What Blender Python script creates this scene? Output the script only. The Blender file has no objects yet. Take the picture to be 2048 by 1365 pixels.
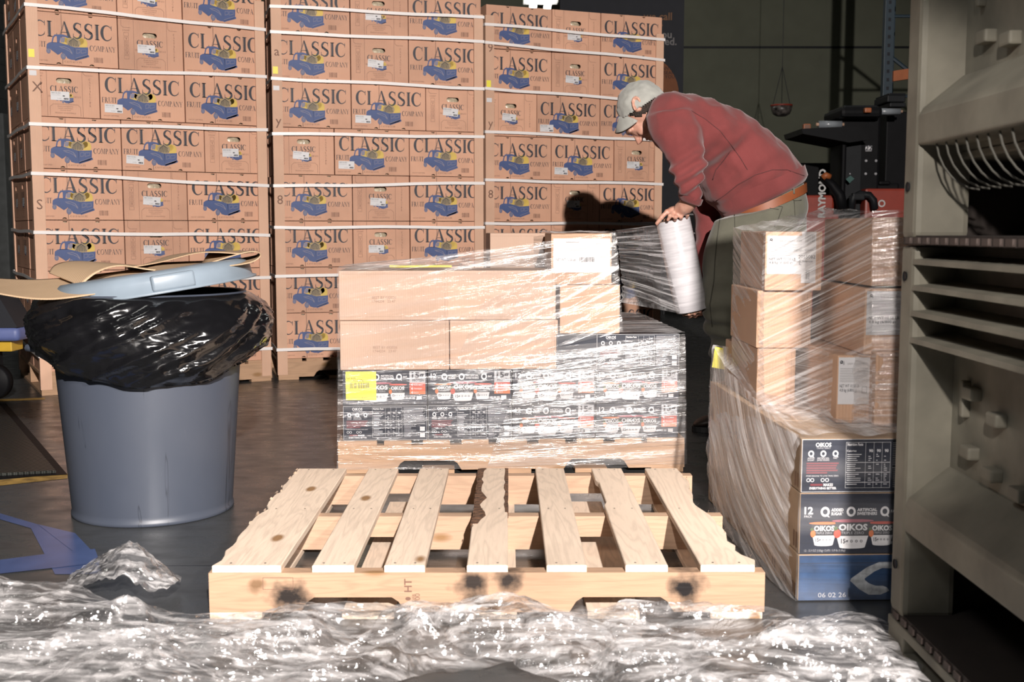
import bpy, bmesh, math, random
from mathutils import Vector, Matrix, noise
random.seed(7)
S = bpy.context.scene
COL = S.collection
# ------------------------------------------------------------------ camera
F, PITCH, CH = 2250.0, 0.0978, 0.851
cd = bpy.data.cameras.new('camera'); cam = bpy.data.objects.new('camera', cd); COL.objects.link(cam)
cd.sensor_width = 36; cd.lens = F/2048*36; cd.clip_start = .05; cd.clip_end = 100
cam.location = (0, 0, CH); cam.rotation_euler = (math.pi/2-PITCH, 0, 0)
cd.dof.use_dof = True; cd.dof.focus_distance = 3.9; cd.dof.aperture_fstop = 7.1
S.camera = cam
# ------------------------------------------------------------------ world, lights, exposure
W = bpy.data.worlds.new('world'); S.world = W; W.use_nodes = True
W.node_tree.nodes['Background'].inputs[0].default_value = (.5, .55, .6, 1)
W.node_tree.nodes['Background'].inputs[1].default_value = .02
S.view_settings.view_transform = 'Standard'; S.view_settings.look = 'None'
S.view_settings.gamma = 1; S.view_settings.use_curve_mapping = False
S.view_settings.exposure = 0.0
S.cycles.transparent_max_bounces = 24
S.cycles.max_bounces = 6
S.cycles.sample_clamp_indirect = 4
S.cycles.use_denoising = True
def lamp(kind, name, loc, target, power, color, size=.1, **kw):
    l = bpy.data.lights.new(name, kind); l.energy = power; l.color = color
    if kind == 'AREA': l.shape = 'RECTANGLE'; l.size = size; l.size_y = kw.get('sy', size)
    else: l.shadow_soft_size = size
    if kind == 'SPOT': l.spot_size = kw['cone']; l.spot_blend = kw.get('blend', .3)
    o = bpy.data.objects.new(name, l); COL.objects.link(o); o.location = loc
    o.rotation_euler = (Vector(target)-Vector(loc)).to_track_quat('-Z', 'Y').to_euler()
    return o
FLASH = (.80, -2.4, 2.62)
lamp('SPOT', 'flash_key', FLASH, (-.35, 5.2, .75), 3450, (1, .93, .88), .05, cone=math.radians(70), blend=.5)
lamp('SPOT', 'right_load_fill', (.0, -.25, 1.75), (.80, 3.0, .50), 270, (1, .93, .88), .04, cone=math.radians(23), blend=.45)  # added fill spot for the right load, which the bins block from the key
lamp('SPOT', 'bulk_bin_fill', (-1.9, .1, 3.6), (.95, 1.75, .75), 100, (.95, .97, 1), .35, cone=math.radians(34), blend=.6)  # unseen spot added to brighten the bulk bins
lamp('SPOT', 'can_fill', (1.75, -1.3, 2.3), (-1.12, 3.4, .35), 620, (1, .94, .9), .06, cone=math.radians(19), blend=.8)  # added spot that brightens the right side of the waste bin
for i, (x, y) in enumerate(((-2.5, 3), (2.2, 8.5), (2.5, 12.5))):
    lamp('AREA', 'ceiling_fill', (x, y, 4.8), (x, y, 0), (9, 9, 9)[i], (1, 1, .93), 1.5, sy=.5)

# ------------------------------------------------------------------ helpers
def ray(px, py):
    u, v = (px-1024)/F, (py-682.5)/F
    c, s = math.cos(PITCH), math.sin(PITCH)
    return Vector((u, c-v*s, -s-v*c))
def at(px, py, y=None, z=None):
    r = ray(px, py)
    t = y/r.y if y is not None else (z-CH)/r.z
    return Vector((0, 0, CH))+r*t
def tag(o, label=None, cat=None, group=None, kind=None):
    if label: o['label'] = label
    if cat: o['category'] = cat
    if group: o['group'] = group
    if kind: o['kind'] = kind
    return o
def thing(name, label, cat, loc=(0, 0, 0), rz=0, group=None):
    o = bpy.data.objects.new(name, None); COL.objects.link(o)
    o.location = loc; o.rotation_euler = (0, 0, rz); o.empty_display_size = .1
    return tag(o, label, cat, group)
class MB:
    def __init__(s): s.v = []; s.f = []; s.m = []; s.mats = []; s.uv = None; s.smooth = False
    def mi(s, m):
        if m not in s.mats: s.mats.append(m)
        return s.mats.index(m)
    def add(s, vs, fs, m, M=None):
        b = len(s.v); k = s.mi(m)
        for p in vs: s.v.append(tuple(M @ Vector(p)) if M is not None else tuple(p))
        for f in fs: s.f.append([b+i for i in f]); s.m.append(k)
    def poly(s, pts, m, M=None): s.add(pts, [range(len(pts))], m, M)
    def box(s, lo, hi, m, b=0.0, M=None):
        x0, y0, z0 = lo; x1, y1, z1 = hi
        if b <= 0:
            vs = [(x, y, z) for z in (z0, z1) for y in (y0, y1) for x in (x0, x1)]
            s.add(vs, [(0, 2, 3, 1), (4, 5, 7, 6), (0, 1, 5, 4), (2, 6, 7, 3), (0, 4, 6, 2), (1, 3, 7, 5)], m, M); return
        bm = bmesh.new(); bmesh.ops.create_cube(bm, size=1)
        for v in bm.verts: v.co = Vector(((x0+x1)/2+v.co.x*(x1-x0), (y0+y1)/2+v.co.y*(y1-y0), (z0+z1)/2+v.co.z*(z1-z0)))
        bmesh.ops.bevel(bm, geom=bm.edges[:], offset=b, segments=2, affect='EDGES', profile=.6)
        bm.verts.index_update()
        s.add([v.co.copy() for v in bm.verts], [[v.index for v in f.verts] for f in bm.faces], m, M); bm.free()
    def prism(s, pts, y0, y1, m, M=None):       # pts (x,z), extruded in y
        n = len(pts)
        vs = [(p[0], y0, p[1]) for p in pts]+[(p[0], y1, p[1]) for p in pts]
        fs = [list(range(n)), list(range(2*n-1, n-1, -1))]+[[i, i+n, (i+1) % n+n, (i+1) % n] for i in range(n)]
        s.add(vs, fs, m, M)
    def tube(s, pts, rad, m, n=10, cap=True, M=None, flat=None):
        pts = [Vector(p) for p in pts]; r = rad if isinstance(rad, (list, tuple)) else [rad]*len(pts)
        vs = []; up = None
        for i, p in enumerate(pts):
            d = (pts[min(i+1, len(pts)-1)]-pts[max(i-1, 0)]).normalized()
            if up is None: up = d.orthogonal().normalized()
            up = (up-d*up.dot(d)).normalized(); sd = d.cross(up)
            for k in range(n):
                a = 2*math.pi*k/n; vs.append(p+(up*math.cos(a)+sd*math.sin(a))*r[i])
        fs = [[i*n+k, i*n+(k+1) % n, (i+1)*n+(k+1) % n, (i+1)*n+k] for i in range(len(pts)-1) for k in range(n)]
        if cap: fs += [list(range(n))[::-1], [(len(pts)-1)*n+k for k in range(n)]]
        s.add(vs, fs, m, M)
    def lathe(s, prof, m, n=48, M=None, cap=False):   # prof (r,z)
        vs = [(r*math.cos(2*math.pi*k/n), r*math.sin(2*math.pi*k/n), z) for r, z in prof for k in range(n)]
        fs = [[i*n+k, i*n+(k+1) % n, (i+1)*n+(k+1) % n, (i+1)*n+k] for i in range(len(prof)-1) for k in range(n)]
        if cap: fs += [list(range(n))[::-1], [(len(prof)-1)*n+k for k in range(n)]]
        s.add(vs, fs, m, M)
    def mesh(s, name, smooth=False):
        me = bpy.data.meshes.new(name); me.from_pydata(s.v, [], s.f)
        for m in s.mats: me.materials.append(m)
        me.polygons.foreach_set('material_index', s.m)
        if smooth: me.polygons.foreach_set('use_smooth', [True]*len(me.polygons))
        me.update(); return me
    def obj(s, name, parent=None, smooth=False, loc=None, rz=0):
        o = bpy.data.objects.new(name, s.mesh(name, smooth)); COL.objects.link(o)
        if parent: o.parent = parent
        if loc is not None: o.location = loc; o.rotation_euler = (0, 0, rz)
        return o
def loft(rings, closed=True):     # rings: list of lists of points -> verts, faces with caps
    n = len(rings[0]); vs = [p for r in rings for p in r]
    fs = [[i*n+k, i*n+(k+1) % n, (i+1)*n+(k+1) % n, (i+1)*n+k] for i in range(len(rings)-1) for k in range(n)]
    if closed: fs += [list(range(n))[::-1], [(len(rings)-1)*n+k for k in range(n)]]
    return vs, fs

# ------------------------------------------------------------------ materials
def newmat(name):
    m = bpy.data.materials.new(name); m.use_nodes = True
    nt = m.node_tree; return m, nt, nt.nodes['Principled BSDF']
def N(nt, t, **kw):
    n = nt.nodes.new(t)
    for k, v in kw.items():
        if k.startswith('i_'):
            key = k[2:]; n.inputs[int(key) if key.isdigit() else key].default_value = v
        else: setattr(n, k, v)
    return n
def coords(nt, scale, src='Object', loc=(0, 0, 0), rot=(0, 0, 0)):
    tc = N(nt, 'ShaderNodeTexCoord'); mp = N(nt, 'ShaderNodeMapping')
    mp.inputs['Scale'].default_value = scale; mp.inputs['Location'].default_value = loc; mp.inputs['Rotation'].default_value = rot
    nt.links.new(tc.outputs[src], mp.inputs['Vector']); return mp.outputs[0]
def ramp(nt, fac, stops, interp='LINEAR'):
    r = N(nt, 'ShaderNodeValToRGB'); r.color_ramp.interpolation = interp
    e = r.color_ramp.elements
    for i, (p, c) in enumerate(stops):
        el = e[i] if i < 2 else e.new(p)
        el.position = p; el.color = (c+(1,)) if isinstance(c, tuple) else (c, c, c, 1)
    nt.links.new(fac, r.inputs[0]); return r.outputs[0]
def mix(nt, a, b, fac, blend='MIX'):
    n = N(nt, 'ShaderNodeMix', data_type='RGBA', blend_type=blend)
    for s_, v in ((n.inputs[6], a), (n.inputs[7], b), (n.inputs[0], fac)):
        if hasattr(v, 'links'): nt.links.new(v, s_)
        elif isinstance(v, tuple): s_.default_value = v+(1,)
        else: s_.default_value = v
    return n.outputs[2]
def bump(nt, h, strength, dist=.01):
    b = N(nt, 'ShaderNodeBump'); b.inputs['Strength'].default_value = strength; b.inputs['Distance'].default_value = dist
    nt.links.new(h, b.inputs['Height']); return b.outputs[0]
def plain(name, col, rough=.6, metal=0, noise_amt=.12, nscale=12, bumpv=0, spec=None, coat=0):
    m, nt, b = newmat(name)
    t = N(nt, 'ShaderNodeTexNoise'); t.inputs['Scale'].default_value = nscale; t.inputs['Detail'].default_value = 5
    nt.links.new(coords(nt, (1, 1, 1)), t.inputs['Vector'])
    lo = tuple(max(0, c*(1-noise_amt)) for c in col); hi = tuple(min(1, c*(1+noise_amt)) for c in col)
    nt.links.new(ramp(nt, t.outputs[0], [(.3, lo), (.7, hi)]), b.inputs['Base Color'])
    b.inputs['Roughness'].default_value = rough; b.inputs['Metallic'].default_value = metal
    if spec is not None: b.inputs['Specular IOR Level'].default_value = spec
    if coat: b.inputs['Coat Weight'].default_value = coat; b.inputs['Coat Roughness'].default_value = .08
    if bumpv: nt.links.new(bump(nt, t.outputs[0], bumpv, .01), b.inputs['Normal'])
    return m
def kraft(name, col, flute='x', amt=.10, wear=.25):
    m, nt, b = newmat(name)
    oi = N(nt, 'ShaderNodeObjectInfo')
    big = N(nt, 'ShaderNodeTexNoise', i_Scale=5.0, i_Detail=4.0, noise_dimensions='4D')
    nt.links.new(coords(nt, (1, 1, 1)), big.inputs['Vector']); nt.links.new(oi.outputs['Random'], big.inputs['W'])
    w4 = N(nt, 'ShaderNodeMath', operation='MULTIPLY', i_1=30.0); nt.links.new(oi.outputs['Random'], w4.inputs[0]); nt.links.new(w4.outputs[0], big.inputs['W'])
    fib = N(nt, 'ShaderNodeTexNoise', i_Scale=160.0, i_Detail=3.0); nt.links.new(coords(nt, (1, 1, .25)), fib.inputs['Vector'])
    wv = N(nt, 'ShaderNodeTexWave', i_Scale=40.0, i_Distortion=1.0, bands_direction='X'); nt.links.new(coords(nt, (1, .0, .05)), wv.inputs['Vector'])
    lo = tuple(c*(1-wear) for c in col); hi = tuple(min(1, c*(1+amt)) for c in col)
    c1 = ramp(nt, big.outputs[0], [(.32, lo), (.5, col), (.75, hi)])
    c2 = mix(nt, c1, (.45, .38, .3), ramp(nt, fib.outputs[0], [(.45, 0.0), (.8, .12)]))
    ov = N(nt, 'ShaderNodeHueSaturation'); mr = N(nt, 'ShaderNodeMapRange'); nt.links.new(oi.outputs['Random'], mr.inputs[0])
    mr.inputs[3].default_value = .9; mr.inputs[4].default_value = 1.07
    nt.links.new(c2, ov.inputs['Color']); nt.links.new(mr.outputs[0], ov.inputs['Value'])
    nt.links.new(ov.outputs[0], b.inputs['Base Color']); b.inputs['Roughness'].default_value = .62
    b.inputs['Specular IOR Level'].default_value = .3
    ad = N(nt, 'ShaderNodeMath', operation='MULTIPLY_ADD'); nt.links.new(big.outputs[0], ad.inputs[0]); ad.inputs[1].default_value = 2.5; nt.links.new(wv.outputs['Fac'], ad.inputs[2])
    nt.links.new(bump(nt, ad.outputs[0], .13, .004), b.inputs['Normal'])
    return m
def wood(name, col, axis='x', dark=(.30, .17, .08), marks=()):
    m, nt, b = newmat(name)
    oi = N(nt, 'ShaderNodeObjectInfo')
    sc = {'x': (1.0, 9, 9), 'y': (9, 1.0, 9)}[axis]
    vec = coords(nt, sc); sh = N(nt, 'ShaderNodeVectorMath', operation='ADD')
    ml = N(nt, 'ShaderNodeVectorMath', operation='SCALE'); cb = N(nt, 'ShaderNodeCombineXYZ')
    for k in range(3): nt.links.new(oi.outputs['Random'], cb.inputs[k])
    nt.links.new(cb.outputs[0], ml.inputs[0]); ml.inputs['Scale'].default_value = 37
    nt.links.new(vec, sh.inputs[0]); nt.links.new(ml.outputs[0], sh.inputs[1]); v = sh.outputs[0]
    nz = N(nt, 'ShaderNodeTexNoise', i_Scale=1.3, i_Detail=3.0, i_Distortion=.6); nt.links.new(v, nz.inputs['Vector'])
    rg = N(nt, 'ShaderNodeMath', operation='MULTIPLY'); nt.links.new(nz.outputs[0], rg.inputs[0]); rg.inputs[1].default_value = 22
    fr = N(nt, 'ShaderNodeMath', operation='PINGPONG'); nt.links.new(rg.outputs[0], fr.inputs[0]); fr.inputs[1].default_value = 1
    fine = N(nt, 'ShaderNodeTexNoise', i_Scale=14.0, i_Detail=6.0); nt.links.new(v, fine.inputs['Vector'])
    base = mix(nt, tuple(c*.86 for c in col), col, ramp(nt, fr.outputs[0], [(.0, 0.0), (.55, 1.0)]))
    base = mix(nt, base, tuple(c*.78 for c in col), ramp(nt, fine.outputs[0], [(.52, 0.0), (.82, .6)]))
    kn = N(nt, 'ShaderNodeTexVoronoi', i_Scale=1.5); kv = coords(nt, {'x': (2.2, 5, 5), 'y': (5, 2.2, 5)}[axis]); s2 = N(nt, 'ShaderNodeVectorMath', operation='ADD'); nt.links.new(kv, s2.inputs[0]); nt.links.new(ml.outputs[0], s2.inputs[1]); nt.links.new(s2.outputs[0], kn.inputs['Vector'])
    base = mix(nt, base, dark, ramp(nt, kn.outputs['Distance'], [(.07, 1.0), (.13, 0.0)]))
    st = N(nt, 'ShaderNodeTexNoise', i_Scale=2.2, i_Detail=5.0); nt.links.new(coords(nt, (1, 1, 1)), st.inputs['Vector'])
    base = mix(nt, base, tuple(c*.7 for c in col), ramp(nt, st.outputs[0], [(.58, 0.0), (.8, .7)]))
    for (cx, cy, cz, r, sx, c, a) in marks:
        r *= 1.7; mp = coords(nt, (1/(r*sx), 1/(r*3), 1/r), loc=(-cx/(r*sx), -cy/(r*3), -cz/r))
        ln = N(nt, 'ShaderNodeVectorMath', operation='LENGTH'); nt.links.new(mp, ln.inputs[0])
        nn = N(nt, 'ShaderNodeTexNoise', i_Scale=26.0, i_Detail=4.0); nt.links.new(coords(nt, (1, 1, 1)), nn.inputs['Vector'])
        sm = N(nt, 'ShaderNodeMath', operation='MULTIPLY_ADD'); nt.links.new(nn.outputs[0], sm.inputs[0]); sm.inputs[1].default_value = .9; nt.links.new(ln.outputs['Value'], sm.inputs[2])
        base = mix(nt, base, c, ramp(nt, sm.outputs[0], [(.62, a), (1.45, 0.0)]))
    nt.links.new(base, b.inputs['Base Color']); b.inputs['Roughness'].default_value = .7; b.inputs['Specular IOR Level'].default_value = .25
    nt.links.new(bump(nt, fine.outputs[0], .35, .004), b.inputs['Normal'])
    return m
def film(name, su, sv, base=.05, amt=.5, haze=.25, hk=.14, hlo=.42, hhi=.72, dis=.25, rough=.12, bs=.6, src='UV', facet=0.0, dist=.006):
    """clear stretch film: see-through, with glossy wrinkles running along u and a little milky haze"""
    m, nt, b = newmat(name); nt.nodes.remove(b); out = nt.nodes['Material Output']
    def cc(a, c, off=0): return coords(nt, (a, c, 1) if src == 'UV' else (a, c, c), src, (off, off*.7, 0))
    n1 = N(nt, 'ShaderNodeTexNoise', i_Scale=1.0, i_Detail=5.0, i_Roughness=.65, i_Distortion=dis); nt.links.new(cc(su, sv), n1.inputs['Vector'])
    n2 = N(nt, 'ShaderNodeTexNoise', i_Scale=1.0, i_Detail=3.0, i_Distortion=.4); nt.links.new(cc(su*.8, sv*hk, 3), n2.inputs['Vector'])
    n3 = N(nt, 'ShaderNodeTexNoise', i_Scale=1.0, i_Detail=2.0, i_Roughness=.4); nt.links.new(cc(su*3.5, sv*2.6, 8), n3.inputs['Vector'])
    h = N(nt, 'ShaderNodeMath', operation='MULTIPLY_ADD'); nt.links.new(n1.outputs[0], h.inputs[0]); h.inputs[1].default_value = 1.0
    h3 = N(nt, 'ShaderNodeMath', operation='MULTIPLY'); nt.links.new(n3.outputs[0], h3.inputs[0]); h3.inputs[1].default_value = .35 if facet else .10; nt.links.new(h3.outputs[0], h.inputs[2])
    hh = h.outputs[0]
    if facet:
        vo = N(nt, 'ShaderNodeTexVoronoi', feature='F1', i_Scale=facet); nt.links.new(coords(nt, (1, 1, 1), 'Object'), vo.inputs['Vector'])
        v2 = N(nt, 'ShaderNodeTexVoronoi', feature='F1', i_Scale=facet*2.7); nt.links.new(coords(nt, (1, 2, 1), 'Object'), v2.inputs['Vector'])
        ad = N(nt, 'ShaderNodeMath', operation='MULTIPLY_ADD'); nt.links.new(vo.outputs['Distance'], ad.inputs[0]); ad.inputs[1].default_value = 1.6; nt.links.new(hh, ad.inputs[2])
        ae = N(nt, 'ShaderNodeMath', operation='MULTIPLY_ADD'); nt.links.new(v2.outputs['Distance'], ae.inputs[0]); ae.inputs[1].default_value = .7; nt.links.new(ad.outputs[0], ae.inputs[2]); hh = ae.outputs[0]
    nrm = bump(nt, hh, bs, dist)
    gl = N(nt, 'ShaderNodeBsdfGlossy', distribution='GGX', i_Roughness=rough); gl.inputs[0].default_value = (1, .98, .97, 1); nt.links.new(nrm, gl.inputs['Normal'])
    df = N(nt, 'ShaderNodeBsdfDiffuse'); df.inputs[0].default_value = (.85, .83, .83, 1); nt.links.new(nrm, df.inputs['Normal'])
    tr = N(nt, 'ShaderNodeBsdfTransparent'); tr.inputs[0].default_value = (.985, .985, .985, 1)
    hz = ramp(nt, n2.outputs[0], [(hlo, haze*.12), (hhi, haze)])
    st = ramp(nt, n1.outputs[0], [(.46, base), (.53, base+amt*.3), (.66, base+amt)])
    m1 = N(nt, 'ShaderNodeMixShader'); nt.links.new(hz, m1.inputs[0]); nt.links.new(tr.outputs[0], m1.inputs[1]); nt.links.new(df.outputs[0], m1.inputs[2])
    m2 = N(nt, 'ShaderNodeMixShader'); nt.links.new(st, m2.inputs[0]); nt.links.new(m1.outputs[0], m2.inputs[1]); nt.links.new(gl.outputs[0], m2.inputs[2])
    nt.links.new(m2.outputs[0], out.inputs[0]); return m
def emit(name, col, s):
    m, nt, b = newmat(name); nt.nodes.remove(b); e = N(nt, 'ShaderNodeEmission', i_Strength=s); e.inputs[0].default_value = col+(1,)
    nt.links.new(e.outputs[0], nt.nodes['Material Output'].inputs[0]); return m
M = {}
M['carton'] = kraft('printed_carton_board', (.60, .335, .225), wear=.12)
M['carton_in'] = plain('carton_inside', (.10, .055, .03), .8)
M['brown'] = kraft('shipping_box_board', (.49, .335, .25), wear=.06)
M['brown2'] = kraft('shipping_box_board_warm', (.52, .325, .215), wear=.08)
M['post'] = kraft('corner_post_board', (.64, .40, .28), wear=.08)
M['ink'] = plain('black_ink', (.035, .035, .045), .6)
M['ink2'] = plain('faded_brown_ink', (.19, .10, .07), .7)
M['blue'] = plain('blue_ink', (.055, .085, .21), .6)
M['bluelt'] = plain('pale_blue_ink', (.20, .19, .25), .6)
M['yel'] = plain('melon_yellow_ink', (.60, .42, .09), .6)
M['yelgrey'] = plain('melon_net_ink', (.33, .25, .14), .6)
M['label'] = plain('white_label_paper', (.62, .61, .62), .5, noise_amt=.03)
M['grey_ink'] = plain('grey_ink', (.30, .29, .29), .6)
M['melon'] = plain('melon_in_clear_bag', (.50, .42, .30), .25, noise_amt=.4, nscale=40, bumpv=.5)
M['strap'] = plain('white_plastic_strap', (.80, .76, .74), .35, noise_amt=.03)
M['navy'] = plain('black_carton_print', (.022, .026, .040), .38, noise_amt=.2)
M['silver'] = plain('silver_ink', (.40, .40, .42), .4)
M['red'] = plain('red_ink', (.50, .085, .06), .5)
M['maroon'] = plain('maroon_ink', (.16, .03, .04), .5)
M['orange'] = plain('orange_ink', (.55, .16, .06), .5)
M['stickyel'] = plain('yellow_sticker_paper', (.80, .72, .07), .5, noise_amt=.03)
M['caseblue'] = plain('blue_case_print', (.022, .055, .13), .4, noise_amt=.35, nscale=20)
M['pine'] = wood('pine_lengthwise', (.50, .335, .23), 'x')
M['pine_y'] = wood('pine_boards', (.80, .645, .51), 'y')
M['pine_dk'] = wood('older_pine', (.46, .29, .18), 'x')
M['bark'] = plain('bark', (.13, .065, .035), .9, noise_amt=.6, nscale=60, bumpv=1)
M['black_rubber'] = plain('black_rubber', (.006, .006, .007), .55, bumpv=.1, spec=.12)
M['dark_metal'] = plain('dark_painted_steel', (.012, .013, .015), .5, spec=.2)
M['navy_steel'] = plain('navy_rack_steel', (.018, .035, .05), .5)
M['orange_steel'] = plain('orange_rack_steel', (.35, .10, .03), .5)
M['red_truck'] = plain('red_truck_paint', (.26, .03, .015), .45)
M['greybin'] = plain('dirty_grey_green_plastic', (.20, .185, .145), .62, noise_amt=.22, nscale=9, bumpv=.15, spec=.3)
M['can'] = plain('grey_blue_can_plastic', (.058, .068, .092), .45, noise_amt=.10, nscale=7)
m_, nt, b = newmat('scuffed_can_plastic'); M['can'] = m_
n_ = N(nt, 'ShaderNodeTexNoise', i_Scale=5.0, i_Detail=6.0); nt.links.new(coords(nt, (1, 1, .5)), n_.inputs['Vector'])
c_ = ramp(nt, n_.outputs[0], [(.3, (.052, .062, .086)), (.7, (.066, .076, .100))])
sc = N(nt, 'ShaderNodeTexNoise', i_Scale=1.0, i_Detail=8.0, i_Roughness=.8); nt.links.new(coords(nt, (60, 60, 5)), sc.inputs['Vector'])
c_ = mix(nt, c_, (.16, .17, .19), ramp(nt, sc.outputs[0], [(.66, 0.0), (.74, .45)]))
dr = N(nt, 'ShaderNodeTexNoise', i_Scale=1.0, i_Detail=2.0, i_Distortion=.8); nt.links.new(coords(nt, (22, 22, 1.4), loc=(3, 1, 0)), dr.inputs['Vector'])
c_ = mix(nt, c_, (.022, .026, .036), ramp(nt, dr.outputs[0], [(.68, 0.0), (.70, .75), (.72, 0.0)]))
nt.links.new(c_, b.inputs['Base Color']); b.inputs['Roughness'].default_value = .42; nt.links.new(bump(nt, n_.outputs[0], .08, .01), b.inputs['Normal'])
M['lid'] = plain('light_grey_lid_plastic', (.20, .245, .29), .35, noise_amt=.08)
M['bag'] = plain('black_liner_film', (.006, .006, .007), .16, noise_amt=.2, coat=.6, spec=.8)

# ------------------------------------------------------------------ lettering
_tc = {}
def font_tris(s_, bold=0):
    k = (s_, bold)
    if k in _tc: return _tc[k]
    c = bpy.data.curves.new('t', 'FONT'); c.body = s_; c.size = 1; c.resolution_u = 2; c.offset = bold
    o = bpy.data.objects.new('t', c); COL.objects.link(o); bpy.context.view_layer.update()
    me = bpy.data.meshes.new_from_object(o.evaluated_get(bpy.context.evaluated_depsgraph_get()))
    vs = [tuple(v.co) for v in me.vertices]; fs = [list(p.vertices) for p in me.polygons]
    bpy.data.objects.remove(o); bpy.data.curves.remove(c); bpy.data.meshes.remove(me)
    xs = [v[0] for v in vs] or [0]; _tc[k] = (vs, fs, min(xs), max(xs)); return _tc[k]
def sans(mb, s_, x, z, h, m, w=None, bold=0.0, align='l', y=-.001, rot=0, T=None):
    """text on the plane facing -y; h = capital height; w = forced width"""
    vs, fs, a, b = font_tris(s_, bold); k = h/.69; kx = k if w is None else w/(b-a)
    ox = {'l': 0, 'c': -(b-a)/2*kx, 'r': -(b-a)*kx}[align]; c, sn = math.cos(rot), math.sin(rot)
    out = []
    for v in vs:
        X, Z = (v[0]-a)*kx+ox, v[1]*k
        out.append((x+X*c-Z*sn, y, z+X*sn+Z*c))
    mb.add(out, fs, m, T)
# serif alphabet, strokes in a cell one unit high
def _arc(cx, cz, rx, rz, a0, a1, w0, w1, n=14):
    out, inn = [], []
    for i in range(n+1):
        t = i/n; a = math.radians(a0+(a1-a0)*t); w = w0+(w1-w0)*math.sin(math.pi*t)
        out.append((cx+rx*math.cos(a), cz+rz*math.sin(a))); inn.append((cx+(rx-w)*math.cos(a), cz+(rz-w*.55)*math.sin(a)))
    return [[out[i], out[i+1], inn[i+1], inn[i]] for i in range(n)]
def _bar(x0, z0, x1, z1): return [[(x0, z0), (x1, z0), (x1, z1), (x0, z1)]]
def _stem(x, w=.165, z0=0, z1=1, sf=.07): return _bar(x, z0, x+w, z1)+_bar(x-sf, z0, x+w+sf, z0+.05)+_bar(x-sf, z1-.05, x+w+sf, z1)
def _serif(ch):
    if ch == 'C': return _arc(.44, .5, .42, .52, 42, 318, .05, .21, 22)+[[(.74, .98), (.79, .98), (.79, .66), (.75, .72)], [(.79, .30), (.76, .28), (.70, .12), (.74, .10)]], .86
    if ch == 'O': return _arc(.46, .5, .44, .52, 45, 225+0, .05, .15, 18)+_arc(.46, .5, .44, .52, 225, 405, .05, .15, 18), .95
    if ch == 'L': return _stem(.10)+_bar(.2, 0, .60, .04)+[[(.60, 0), (.66, .0), (.66, .28), (.62, .22)]], .70
    if ch == 'E': return _stem(.10)+_bar(.2, 0, .58, .04)+_bar(.2, .96, .56, 1)+_bar(.2, .48, .48, .52)+[[(.58, 0), (.64, 0), (.64, .24), (.6, .2)], [(.56, 1), (.6, 1), (.6, .78), (.57, .82)]]+_bar(.47, .4, .5, .6), .70
    if ch == 'F': return _stem(.10)+_bar(.2, .96, .56, 1)+_bar(.2, .48, .48, .52)+[[(.56, 1), (.6, 1), (.6, .76), (.57, .82)]]+_bar(.47, .4, .5, .6), .64
    if ch == 'A': return [[(.09, .03), (.13, .03), (.45, .98), (.41, .98)], [(.37, 1.04), (.47, 1.04), (.84, .03), (.62, .03)]]+_bar(.2, .32, .62, .36)+_bar(-.01, 0, .22, .035)+_bar(.53, 0, .89, .035), .90
    if ch == 'S':
        up = _arc(.34, .745, .28, .285, 30, 235, .05, .17, 14); lo = _arc(.33, .265, .31, .295, 55, -150, .05, .18, 14)
        return up+lo+[[(.10, .70), (.24, .62), (.62, .34), (.50, .50)], [(.17, .74), (.11, .58), (.48, .30), (.58, .42)]]+[[(.54, .98), (.59, .98), (.59, .70), (.56, .74)], [(.04, .02), (.08, .02), (.08, .26), (.04, .33)]], .70
    if ch == 'I': return _stem(.10), .34
    if ch == 'R': return _stem(.10)+_arc(.28, .74, .30, .26, 90, -90, .05, .15)+_bar(.2, .96, .3, 1)+_bar(.2, .48, .3, .52)+[[(.28, .5), (.42, .5), (.76, 0), (.58, 0)]]+_bar(.58, 0, .86, .035), .82
    if ch == 'P': return _stem(.10)+_arc(.28, .73, .32, .27, 90, -90, .05, .15)+_bar(.2, .96, .3, 1)+_bar(.2, .46, .3, .5), .68
    if ch == 'U': return _bar(.1, .3, .23, 1)+_bar(.66, .3, .70, 1)+_arc(.40, .32, .30, .34, 180, 360, .09, .06)+_bar(.02, .965, .32, 1)+_bar(.57, .965, .80, 1), .84
    if ch == 'T': return _stem(.30)+_bar(.02, .955, .72, 1)+[[(.02, 1), (.06, 1), (.05, .76), (.02, .72)], [(.68, 1), (.72, 1), (.72, .72), (.69, .76)]], .76
    if ch == 'M': return _bar(.12, 0, .16, 1)+[[(.12, 1), (.28, 1), (.56, .1), (.50, 0)], [(.80, 1), (.84, 1), (.54, 0), (.49, .05)]]+_bar(.80, 0, .94, 1)+_bar(.02, 0, .26, .035)+_bar(.73, 0, 1.02, .035)+_bar(.03, .965, .2, 1)+_bar(.84, .965, 1.02, 1), 1.06
    if ch == 'N': return _bar(.12, 0, .16, 1)+_bar(.72, 0, .76, 1)+[[(.06, 1), (.24, 1), (.76, 0), (.66, 0)]]+_bar(.03, 0, .26, .035)+_bar(.62, .965, .86, 1), .88
    if ch == 'Y': return _bar(.34, 0, .47, .45)+[[(.04, 1), (.20, 1), (.47, .42), (.34, .42)], [(.68, 1), (.73, 1), (.46, .45), (.41, .45)]]+_bar(.0, .965, .28, 1)+_bar(.58, .965, .82, 1)+_bar(.26, 0, .56, .035), .80
    return [], .4
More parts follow.
